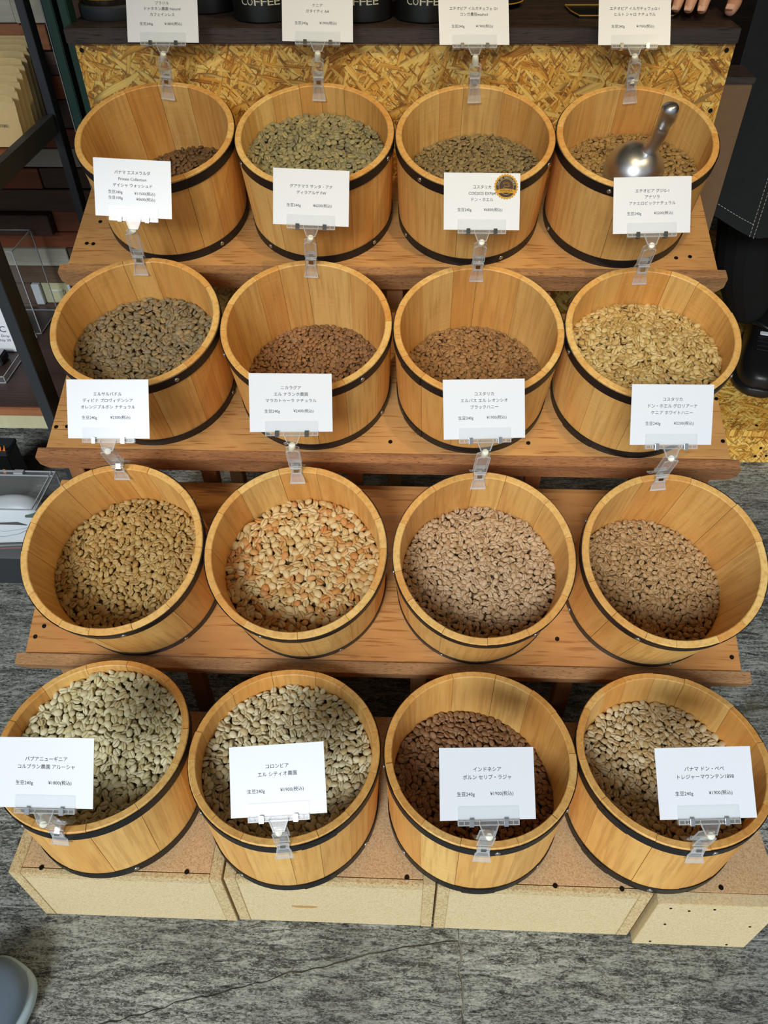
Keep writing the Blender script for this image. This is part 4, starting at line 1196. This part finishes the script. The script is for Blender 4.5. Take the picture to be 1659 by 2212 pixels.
# kraft bags standing in a row, each leaning a little more than the one behind
NBAG = 9
for i in range(NBAG):
    q = i / (NBAG - 1)
    y = 1.495 - 0.145 * q - 0.010 * q * q
    zt = 0.862 - 0.052 * q ** 1.6
    xr = -0.668 + 0.006 * q
    m = Matrix.Translation((xr - 0.065, y - 0.004, 0.7350)) @ Matrix.Rotation(math.radians(-3 - 6 * q), 4, 'X')
    lab = 'front kraft paper bag with faint dark print at the left edge' if i == NBAG - 1 else f'kraft paper bag, {["rearmost", "second from the wall", "third from the wall", "fourth from the wall", "middle", "fourth from the front", "third from the front", "second from the front"][i]} in the row on the rack'
    bag = thing('kraft_bag', lab, 'paper bag', m, 'kraft paper bags on the rack')
    hgt = zt - 0.7335; w = 0.13
    bm = bmesh.new()
    nx, nz = 10, 8
    fr = {}; bk = {}
    for a_ in range(nx + 1):
        for b_ in range(nz + 1):
            u, v2 = a_ / nx, b_ / nz
            th = 0.0065 * (1 - v2 ** 2.2) * (1 - (2 * u - 1) ** 6) + 0.0006
            wr = 0.0011 * noise.noise(Vector((u * 4 + i * 9, v2 * 5, i)))
            cornx = 0.004 * (v2 > 0.95) * (abs(2 * u - 1) > 0.95)
            x_ = (u - 0.5) * w * (1 - 0.02 * v2) - math.copysign(cornx, u - 0.5)
            fr[a_, b_] = bm.verts.new((x_, -th - wr, v2 * hgt - cornx * 0.6)); bk[a_, b_] = bm.verts.new((x_, th - wr, v2 * hgt - cornx * 0.6))
    for a_ in range(nx):
        for b_ in range(nz):
            bm.faces.new((fr[a_, b_], fr[a_ + 1, b_], fr[a_ + 1, b_ + 1], fr[a_, b_ + 1])); bm.faces.new((bk[a_, b_], bk[a_, b_ + 1], bk[a_ + 1, b_ + 1], bk[a_ + 1, b_]))
    for a_ in range(nx):
        bm.faces.new((fr[a_, nz], fr[a_ + 1, nz], bk[a_ + 1, nz], bk[a_, nz])); bm.faces.new((fr[a_, 0], bk[a_, 0], bk[a_ + 1, 0], fr[a_ + 1, 0]))
    for b_ in range(nz):
        bm.faces.new((fr[0, b_], fr[0, b_ + 1], bk[0, b_ + 1], bk[0, b_])); bm.faces.new((fr[nx, b_], bk[nx, b_], bk[nx, b_ + 1], fr[nx, b_ + 1]))
    bmesh.ops.recalc_face_normals(bm, faces=bm.faces)
    bm_obj('bag_body', bm, M_KRAFT, bag, None, 0.9)
    box('sealed_fold', (0, -0.0012, hgt - 0.006), (w * 0.955, 0.0014, 0.009), M_KRAFT, bag, bevel=0.0005)
    if i == NBAG - 1:
        text('lettering', 'ROASTERS', 0.0062, M_INK, bag, Matrix.Translation((0.032, -0.0086, hgt * 0.42)) @ RY)

# acrylic display cases on the deck, a printed card and a small dark block inside one
def acrylic_case(label, x0, x1, y0, y1, z0, z1):
    c = thing('acrylic_case', label, 'display case', T((x0 + x1) / 2, (y0 + y1) / 2, z0))
    ci = c.matrix_world.inverted()
    t2 = 0.0015
    box('pane', ((x0 + x1) / 2, y0, (z0 + z1) / 2), (x1 - x0, t2, z1 - z0), M_ACRYL, c, mw=ci, bevel=0)
    box('pane', (x1, (y0 + y1) / 2, (z0 + z1) / 2), (t2, y1 - y0, z1 - z0), M_ACRYL, c, mw=ci, bevel=0)
    box('pane', (x0, (y0 + y1) / 2, (z0 + z1) / 2), (t2, y1 - y0, z1 - z0), M_ACRYL, c, mw=ci, bevel=0)
    bm = bmesh.new(); e = 0.0018
    for xx in (x0, x1):
        for yy in (y0, y1):
            box_bm(bm, (xx, yy, (z0 + z1) / 2), (e, e, z1 - z0))
    for zz in (z0 + e / 2, z1):
        for yy in (y0, y1):
            box_bm(bm, ((x0 + x1) / 2, yy, zz), (x1 - x0, e, e))
        for xx in (x0, x1):
            box_bm(bm, (xx, (y0 + y1) / 2, zz), (e, y1 - y0, e))
    bm_obj('polished_edges', bm, M_EDGE, c, ci)
    return c
DZ = 0.3372
acrylic_case('tall clear acrylic case at the back of the rack deck', -0.98, -0.786, 1.392, 1.49, DZ, 0.52)
acrylic_case('low clear acrylic tray around the printed card on the rack deck', -1.0, -0.790, 1.21, 1.375, DZ, 0.352)
pc = thing('printed_card', 'upright white card with a dark emblem and printed lines, behind the rack post', 'sign', T(-0.852, 1.322, DZ + 0.0005) @ Matrix.Rotation(math.radians(-8), 4, 'X'))
box('card_stock', (0, 0, 0.048), (0.080, 0.002, 0.096), M_PAPER, pc, bevel=0)
text('lettering', 'JHDC', 0.018, M_INK, pc, Matrix.Translation((0.006, -0.0013, 0.048)) @ RY, 0.052)
text('lettering', 'Japan Hand Drip', 0.0075, M_INK, pc, Matrix.Translation((0.004, -0.0013, 0.034)) @ RY, 0.062)
text('lettering', 'Championship 20', 0.0075, M_INK, pc, Matrix.Translation((0.004, -0.0013, 0.025)) @ RY, 0.062)
bm = bmesh.new()
box_bm(bm, (0.016, -0.0013, 0.066), (0.010, 0.0004, 0.006), Matrix.Rotation(0.5, 3, 'Y')); box_bm(bm, (0.005, -0.0013, 0.070), (0.007, 0.0004, 0.004), Matrix.Rotation(-0.5, 3, 'Y')); box_bm(bm, (0.004, -0.0013, 0.062), (0.008, 0.0004, 0.006), Matrix.Rotation(0.3, 3, 'Y'))
bm_obj('emblem', bm, M_INK, pc)
blk = thing('glass_block', 'small dark polished block lying in front of the printed card', 'paperweight', T(-0.862, 1.285, DZ))
box('block', (0, 0, 0.010), (0.085, 0.034, 0.018), M_RACK, blk, bevel=0.002)
box('block_top_plate', (0, 0, 0.0198), (0.080, 0.030, 0.0012), M_EDGE, blk, bevel=0.0004)

# dark box with a flame print, below the deck, and the sneaker in its clear case on the floor
fb = thing('flame_box', 'small dark box with orange flame print under the rack deck', 'box', T(-0.93, 1.25, 0.0))
box('box_body', (0, 0.02, 0.06), (0.10, 0.05, 0.12), M_BLACKTIN, fb)
box('box_lid', (0, 0.02, 0.125), (0.104, 0.054, 0.010), M_RACK, fb)
rr = random.Random(4)
for i in range(7):
    x_ = -0.01 + i * 0.009; z_ = 0.1305
    pts = [(x_ - 0.0035, z_), (x_ + 0.0035, z_), (x_ + 0.006, z_ + 0.010 + rr.random() * 0.008), (x_ + 0.002, z_ + 0.008)]
    prism('flame', pts, 0.0, 0.0015, M_ORANGEPR, fb, 'y')
for i in range(5):
    box('flame', (-0.02 + i * 0.012, -0.0056, 0.07 + rr.random() * 0.03), (0.006, 0.0006, 0.010 + rr.random() * 0.01), M_ORANGEPR, fb, Matrix.Rotation(rr.uniform(-0.6, 0.6), 3, 'Y'), bevel=0)

cx0, cx1, cy0, cy1, ch0, ch1 = -1.05, -0.690, 0.985, 1.092, 0.0, 0.212
sc = thing('sneaker_case', 'clear plastic shoe case with dark base on the floor at the left edge', 'display case', T((cx0 + cx1) / 2, (cy0 + cy1) / 2, 0))
ci = sc.matrix_world.inverted()
box('case_base', ((cx0 + cx1) / 2, (cy0 + cy1) / 2, 0.038), (cx1 - cx0, cy1 - cy0, 0.076), M_RACK, sc, mw=ci, bevel=0.001)
for nm, c_, s_ in (('pane', ((cx0 + cx1) / 2, cy0, 0.144), (cx1 - cx0, 0.002, 0.134)), ('pane', (cx1, (cy0 + cy1) / 2, 0.144), (0.002, cy1 - cy0, 0.134)), ('pane', ((cx0 + cx1) / 2, (cy0 + cy1) / 2, ch1), (cx1 - cx0, cy1 - cy0, 0.002)), ('pane', ((cx0 + cx1) / 2, cy1, 0.144), (cx1 - cx0, 0.002, 0.134))):
    box(nm, c_, s_, M_ACRYL, sc, mw=ci, bevel=0)
bm = bmesh.new()
for yy in (cy0, cy1 - 0.012, cy1):
    box_bm(bm, ((cx0 + cx1) / 2, yy, ch1 + 0.0015), (cx1 - cx0, 0.0022, 0.0022))
for xx in (cx0, cx1 - 0.008, cx1):
    box_bm(bm, (xx, (cy0 + cy1) / 2, ch1 + 0.0015), (0.0022, cy1 - cy0, 0.0022))
for xx in (cx0, cx1):
    for yy in (cy0, cy1):
        box_bm(bm, (xx, yy, 0.144), (0.0024, 0.0024, 0.134))
box_bm(bm, (cx1 - 0.07, cy1 - 0.005, ch1 + 0.003), (0.018, 0.010, 0.005)); 
bm_obj('case_edges', bm, M_EDGE, sc, ci)

# ------------------------------------------------------------------ shoes by swept sections
def loft(name, secs, mat, parent, mw=None, smooth=0.9):
    """secs: list of rings (lists of points, same count); closed ends"""
    n = len(secs[0]); v = [p for s_ in secs for p in s_]; f = []
    for i in range(len(secs) - 1):
        for k in range(n):
            f.append([i * n + k, i * n + (k + 1) % n, (i + 1) * n + (k + 1) % n, (i + 1) * n + k])
    f.append(list(range(n))); f.append([(len(secs) - 1) * n + k for k in range(n)])
    o = link(name, mesh(name, v, f), mat, parent, mw, smooth)
    sd = o.modifiers.new('round', 'SUBSURF'); sd.levels = 1; sd.render_levels = 2
    return o


def shoe_sections(L, W, tops, z0, n=20, k0=0, k1=None, inset=0.0):
    """rings across a shoe pointing along +x; tops: list of (t, half width scale, top height)"""
    S = []
    for t_, wv, ht in tops:
        ring = []
        for k in range(n):
            a_ = 2 * math.pi * k / n
            cy_, cz_ = math.cos(a_), math.sin(a_)
            y_ = (W / 2 * wv - inset) * math.copysign(abs(cy_) ** 0.7, cy_)
            z_ = z0 if cz_ < 0 else z0 + (ht - z0) * cz_ ** 0.8
            ring.append((t_ * L, y_, z_))
        S.append(ring)
    return S


TOPS = [(0.0, 0.30, 0.05), (0.02, 0.52, 0.072), (0.10, 0.66, 0.085), (0.25, 0.70, 0.085), (0.38, 0.76, 0.075), (0.52, 0.88, 0.066), (0.66, 0.99, 0.056), (0.80, 0.98, 0.046), (0.90, 0.84, 0.040), (0.96, 0.62, 0.034), (0.995, 0.30, 0.026)]
SOLES = [(t_ * 1.015 - 0.006, w_ * 1.05 + 0.02, 0.0) for t_, w_, h_ in TOPS]
def sole(name, L, W, th, mat, parent, mw=None):
    S = []
    for t_, wv, _ in SOLES:
        w_ = W / 2 * wv
        S.append([(t_ * L, -w_, 0.0), (t_ * L, w_, 0.0), (t_ * L, w_ * 1.02, th * 0.5), (t_ * L, w_, th), (t_ * L, -w_, th), (t_ * L, -w_ * 1.02, th * 0.5)])
    return loft(name, S, mat, parent, mw, 0.7)

# white sneaker lying in its case, heel to the right
sn = thing('white_sneaker', 'white sneaker with black fringe and streak inside the clear case', 'sneaker', T(-0.712, 1.040, 0.0765) @ Matrix.Rotation(math.radians(180), 4, 'Z'))
sole('sole', 0.27, 0.098, 0.026, M_BLACKTIN, sn)
loft('upper', shoe_sections(0.27, 0.096, [(t_, w_, h_ * 1.25 + 0.01) for t_, w_, h_ in TOPS], 0.024), M_WHITE, sn)
v_, f_ = tube_data([(0.27 * q, 0.0515 * w_ , 0.013) for q, w_, h_ in [(a_, b_ + 0.03, c_) for a_, b_, c_ in TOPS[2:8]]], 0.0014, 6)
link('red_stitch_line', mesh('red_stitch_line', v_, f_), M_RED, sn)
side = lambda q, z_: (0.27 * q, 0.0335 + 0.012 * max(0, q - 0.25) - max(0, z_ - 0.05) * 0.25 + 0.0012, z_)
v_, f_ = tube_data([side(0.10, 0.070), side(0.16, 0.074), side(0.30, 0.074)], [0.0006, 0.0035, 0.0030], 6)
link('black_streak', mesh('black_streak', v_, f_), M_BLACKTIN, sn)
sw = [side(0.06, 0.066), side(0.18, 0.050), side(0.30, 0.042), side(0.38, 0.046), side(0.40, 0.058), side(0.36, 0.066), side(0.34, 0.060), side(0.28, 0.055), side(0.16, 0.060), side(0.06, 0.066)]
v_, f_ = tube_data(sw, 0.0006, 5)
link('embossed_side_mark', mesh('embossed_side_mark', v_, f_), M_EDGE, sn)
for i in range(6):
    q = 0.45 + i * 0.05
    v_, f_ = tube_data([(0.27 * q, 0.012, 0.092 - i * 0.004), (0.27 * (q - 0.01), 0.030, 0.080 - i * 0.004), (0.27 * (q + 0.02), 0.040, 0.066 - i * 0.003)], [0.005, 0.0055, 0.003], 6)
    link('black_fringe', mesh('black_fringe', v_, f_), M_BLACKTIN, sn)
box('heel_tab', (0.012, 0.016, 0.088), (0.03, 0.02, 0.006), M_LEAF, sn, bevel=0.002)

# visitor's shoe at the lower left corner
vs = thing('suede_shoe', 'grey-blue suede shoe toe with pale rubber sole at the bottom left corner', 'shoe', T(-0.643, 0.040, 0.001) @ Matrix.Rotation(math.radians(64), 4, 'Z'))
sole('sole', 0.285, 0.112, 0.030, M_SOLE, vs)
loft('toe_cap', shoe_sections(0.283, 0.110, [(t_, w_, h_ * 1.05 + 0.014) for t_, w_, h_ in TOPS], 0.028), M_BLUESUEDE, vs)
loft('mesh_vamp', shoe_sections(0.283, 0.094, [(t_ * 0.86, w_ * 1.0, h_ * 1.10 + 0.017) for t_, w_, h_ in TOPS[:-1]], 0.032), M_BLUEMESH, vs)
box('brown_lace', (0.18, 0.005, 0.084), (0.008, 0.05, 0.003), M_DKBROWN, vs, rot=Matrix.Rotation(0.25, 3, 'Y'))

# ------------------------------------------------------------------ strand board platform the shop worker stands on
pf = thing('standing_platform', 'low platform topped with pale strand board under the black shoe', 'platform', T(1.2, 1.9, 0))
PI_ = pf.matrix_world.inverted()
M_OSBF = M_OSB
pt = box('top_board', (1.22, 1.945, 0.086), (1.24, 1.07, 0.018), M_OSB, pf, mw=PI_ @ Matrix.Identity(4))
# strand pattern lies in the board's own x-z plane: stand the board's texture up by rotating the mesh
me = pt.data
for v_ in me.vertices:
    v_.co = Vector((v_.co.x, -v_.co.z, v_.co.y))
pt.matrix_basis = pt.matrix_basis @ Matrix.Rotation(math.pi / 2, 4, 'X')
box('front_board', (1.22, 1.418, 0.038), (1.24, 0.016, 0.076), M_OSB, pf, mw=PI_)
for x_, y_, z_ in ((0.80, 1.43, 0.0955), (0.835, 1.425, 0.0955), (0.86, 1.45, 0.0955), (0.815, 1.40, 0.02), (0.84, 1.4095, 0.022), (0.82, 1.4095, 0.045)):
    bm = bmesh.new(); bmesh.ops.create_cone(bm, cap_ends=True, segments=12, radius1=0.0036, radius2=0.0034, depth=0.001)
    if z_ > 0.09:
        bm_obj('screw', bm, M_SCREW, pf, PI_ @ Matrix.Translation((x_, y_, z_)))
    else:
        bm_obj('screw', bm, M_SCREW, pf, PI_ @ Matrix.Translation((x_, 1.4096, z_)) @ Matrix.Rotation(math.pi / 2, 4, 'X'))

# ------------------------------------------------------------------ shop worker: trousers, apron, shoe, hand on the worktop
def skin_obj(name, verts, edges, radii, mat, parent, levels=2, root=0):
    me = bpy.data.meshes.new(name); me.from_pydata(verts, edges, [])
    o = bpy.data.objects.new(name, me); COL.objects.link(o); o.parent = parent
    o.modifiers.new('skin', 'SKIN')
    for i, r in enumerate(radii):
        sv_ = me.skin_vertices[0].data[i]; rr_ = r if hasattr(r, '__len__') else (r, r)
        sv_.radius = rr_; sv_.use_root = (i == root)
    sd = o.modifiers.new('sub', 'SUBSURF'); sd.levels = levels; sd.render_levels = levels
    me.materials.append(mat)
    return o

person = thing('person', 'person in black denim apron, trousers and shoes resting a hand on the worktop', 'person', T(0.86, 1.75, 0.0955))
pi_ = person.matrix_world.inverted()
W_ = lambda x, y, z: tuple((pi_ @ Vector((x, y, z)))[:])
CC = Vector((0, 0, 1.187))
H_ = lambda x, y, z: W_(*(CC + (Vector((x, y, z)) - CC) * KS))
# trousers and torso as one figure
bv = [W_(0.78, 1.72, 0.98), W_(0.76, 1.72, 1.15), W_(0.73, 1.68, 1.32), W_(0.72, 1.66, 1.45), W_(0.72, 1.65, 1.54),
      W_(0.70, 1.68, 0.86), W_(0.695, 1.60, 0.56), W_(0.745, 1.66, 0.38), W_(0.855, 1.775, 0.19),
      W_(0.90, 1.80, 0.86), W_(0.94, 1.79, 0.56), W_(0.99, 1.86, 0.36), W_(1.04, 1.93, 0.19),
      W_(0.56, 1.68, 1.42), W_(0.47, 1.66, 1.20), W_(0.445, 1.57, 1.02),
      W_(0.88, 1.68, 1.42), W_(0.95, 1.70, 1.20), W_(0.93, 1.66, 1.0)]
be = [(0, 1), (1, 2), (2, 3), (3, 4), (0, 5), (5, 6), (6, 7), (7, 8), (0, 9), (9, 10), (10, 11), (11, 12), (3, 13), (13, 14), (14, 15), (3, 16), (16, 17), (17, 18)]
brd = [(0.15, 0.11), (0.14, 0.10), (0.16, 0.11), (0.12, 0.08), 0.055, 0.085, 0.070, 0.062, 0.052, 0.085, 0.066, 0.056, 0.050, 0.055, 0.045, 0.035, 0.055, 0.045, 0.038]
skin_obj('clothed_body', bv, be, brd, M_TROUSER, person, 2, 0)
# apron: a hanging curved sheet with thickness, hem and side seam stitched
def apron_pt(u, v2, off=0.0):
    """u across (0 left edge .. 1 right), v2 from waist (0) to hem (1)"""
    xl = 0.552 - 0.006 * v2; xr_ = 0.98
    x_ = xl + (xr_ - xl) * u
    y_ = 1.500 - 0.030 * (1 - (2 * u - 0.9) ** 2) * (0.7 + 0.3 * v2) + 0.008 * math.sin(u * 16 + v2 * 2) * v2 + off
    y_ -= 0.03 * v2
    z_ = 1.06 - 0.475 * v2 - 0.20 * min(u, 0.25) * v2
    return (x_, y_, z_)
nu, nv = 26, 20
v_ = []; f_ = []
for off in (0.0, 0.0025):
    for b_ in range(nv + 1):
        for a_ in range(nu + 1):
            v_.append(W_(*apron_pt(a_ / nu, b_ / nv, off)))
n1 = (nu + 1) * (nv + 1)
for b_ in range(nv):
    for a_ in range(nu):
        q = b_ * (nu + 1) + a_
        f_.append([q, q + 1, q + nu + 2, q + nu + 1]); f_.append([n1 + q, n1 + q + nu + 1, n1 + q + nu + 2, n1 + q + 1])
for a_ in range(nu):
    for b_ in (0, nv):
        q = b_ * (nu + 1) + a_
        f_.append([q, q + 1, n1 + q + 1, n1 + q])
for b_ in range(nv):
    for a_ in (0, nu):
        q = b_ * (nu + 1) + a_
        f_.append([q, q + nu + 1, n1 + q + nu + 1, n1 + q])
apron = link('apron', mesh('apron', v_, f_), M_CLOTH, person, None, 1.2)
def stitch(pts, dash=0.0042, gap_=0.0022, r=0.00055, col=M_STITCH):
    V = []; Fc = []
    P_ = [Vector(apron_pt(u, w_, -0.0012)) for u, w_ in pts]
    dist = 0
    for a_, b_ in zip(P_, P_[1:]):
        L = (b_ - a_).length; n_ = max(1, int(L / (dash + gap_)))
        for i in range(n_):
            s0 = a_.lerp(b_, i / n_); s1 = a_.lerp(b_, (i + 0.65) / n_)
            vv, ff = tube_data([W_(*s0), W_(*s1)], r, 4)
            o_ = len(V); V += vv; Fc += [[o_ + k for k in f3] for f3 in ff]
    link('stitching', mesh('stitching', V, Fc), col, apron)
stitch([(0.01 + 0.0130 * i, 0.955) for i in range(18)])
stitch([(0.225, 1.0 - 0.04 * i) for i in range(14)])
stitch([(0.245, 1.0 - 0.04 * i) for i in range(14)])
stitch([(0.14, 0.10 + 0.03 * i) for i in range(9)]); stitch([(0.14 + 0.03 * i, 0.34 + 0.01 * i) for i in range(6)])
# shoes
for nm, sx, sy, ang in (('shoe', 0.905, 1.80, 254), ('shoe', 1.085, 1.95, 258)):
    base = pi_ @ Matrix.Translation((sx, sy, 0.0958)) @ Matrix.Rotation(math.radians(ang), 4, 'Z')
    up_ = loft(nm, shoe_sections(0.27, 0.105, [(t_, w_, h_ * 1.1 + 0.02) for t_, w_, h_ in TOPS], 0.022), M_BSHOE, person, base)
    sole('sole', 0.275, 0.112, 0.026, M_BSHOE, up_)
    tube('shoe_collar', [(0.01, 0.0, 0.105), (0.05, 0.034, 0.108), (0.10, 0.030, 0.104), (0.12, 0, 0.102), (0.10, -0.030, 0.104), (0.05, -0.034, 0.108), (0.01, 0, 0.105)], 0.006, M_BSHOE, up_, 8)
    box('white_tab', (0.135, 0.0, 0.0965), (0.012, 0.032, 0.004), M_WHITE, up_, rot=Matrix.Rotation(0.2, 3, 'Y'))
    for i in range(4):
        box('lace', (0.15 + i * 0.014, 0, 0.094 - i * 0.0035), (0.004, 0.044, 0.003), M_TROUSER, up_, bevel=0.001)

# hand and forearm: palm on the worktop, fingers towards the viewer, thumb at the viewer's right
zt = 0.9142
hv = [H_(0.500, 1.60, 1.05), H_(0.478, 1.520, 0.985), H_(0.455, 1.462, 0.952), H_(0.440, 1.432, 0.947), H_(0.432, 1.412, 0.946)]
he = [(0, 1), (1, 2), (2, 3), (3, 4)]
hr = [(0.032, 0.030), (0.028, 0.022), (0.028, 0.018), (0.036, 0.017), (0.034, 0.015)]
fin = [((0.404, 1.420), (0.390, 1.398), (0.380, 1.384), (0.372, 1.374), 0.0080), ((0.414, 1.412), (0.400, 1.386), (0.391, 1.370), (0.3845, 1.358), 0.0090),
       ((0.427, 1.408), (0.415, 1.378), (0.407, 1.362), (0.4010, 1.350), 0.0094), ((0.442, 1.408), (0.433, 1.378), (0.4260, 1.361), (0.4200, 1.347), 0.0094)]
idx = 5
for a_, b_, c_, d_, r_ in fin:
    hv += [H_(a_[0], a_[1], 0.948), H_(b_[0], b_[1], 0.955), H_(c_[0], c_[1], 0.941), H_(d_[0], d_[1], zt + r_)]
    hr += [r_ * 1.15, r_ * 1.12, r_ * 1.02, r_ * 0.80]
    he += [(3, idx), (idx, idx + 1), (idx + 1, idx + 2), (idx + 2, idx + 3)]; idx += 4
hv += [H_(0.470, 1.440, 0.943), H_(0.484, 1.405, 0.938), H_(0.476, 1.376, 0.932), H_(0.4630, 1.352, zt + 0.0102)]
hr += [0.0140, 0.0125, 0.0118, 0.0092]; he += [(2, idx), (idx, idx + 1), (idx + 1, idx + 2), (idx + 2, idx + 3)]
hand = skin_obj('hand', hv, he, hr, M_SKIN, person, 2, 2)
for (x_, y_, z_, w_, yaw) in ((0.3705, 1.3725, zt + 0.0145, 0.0085, 36), (0.3835, 1.3560, zt + 0.0160, 0.0098, 32), (0.4000, 1.3480, zt + 0.0166, 0.0104, 28), (0.4190, 1.3450, zt + 0.0166, 0.0104, 24), (0.4620, 1.3500, zt + 0.0178, 0.0115, 30)):
    box('finger_nail', tuple((CC + (Vector((x_, y_, z_)) - CC) * KS)[:]), (w_, 0.009, 0.0016), M_NAIL, hand, rot=Matrix.Rotation(math.radians(-yaw), 3, 'Z') @ Matrix.Rotation(math.radians(38), 3, 'X'), mw=pi_, bevel=0.0007)


# ------------------------------------------------------------------ lettering becomes plain mesh
bpy.context.view_layer.update()
dg = bpy.context.evaluated_depsgraph_get()
for o in [o for o in scene.objects if o.type == 'FONT']:
    me = bpy.data.meshes.new_from_object(o.evaluated_get(dg), depsgraph=dg)
    nm, par, mb, mt = o.name, o.parent, o.matrix_basis.copy(), o.data.materials[0]
    bpy.data.objects.remove(o)
    if not me.materials:
        me.materials.append(mt)
    q = bpy.data.objects.new(nm, me); COL.objects.link(q)
    q.parent = par; q.matrix_basis = mb
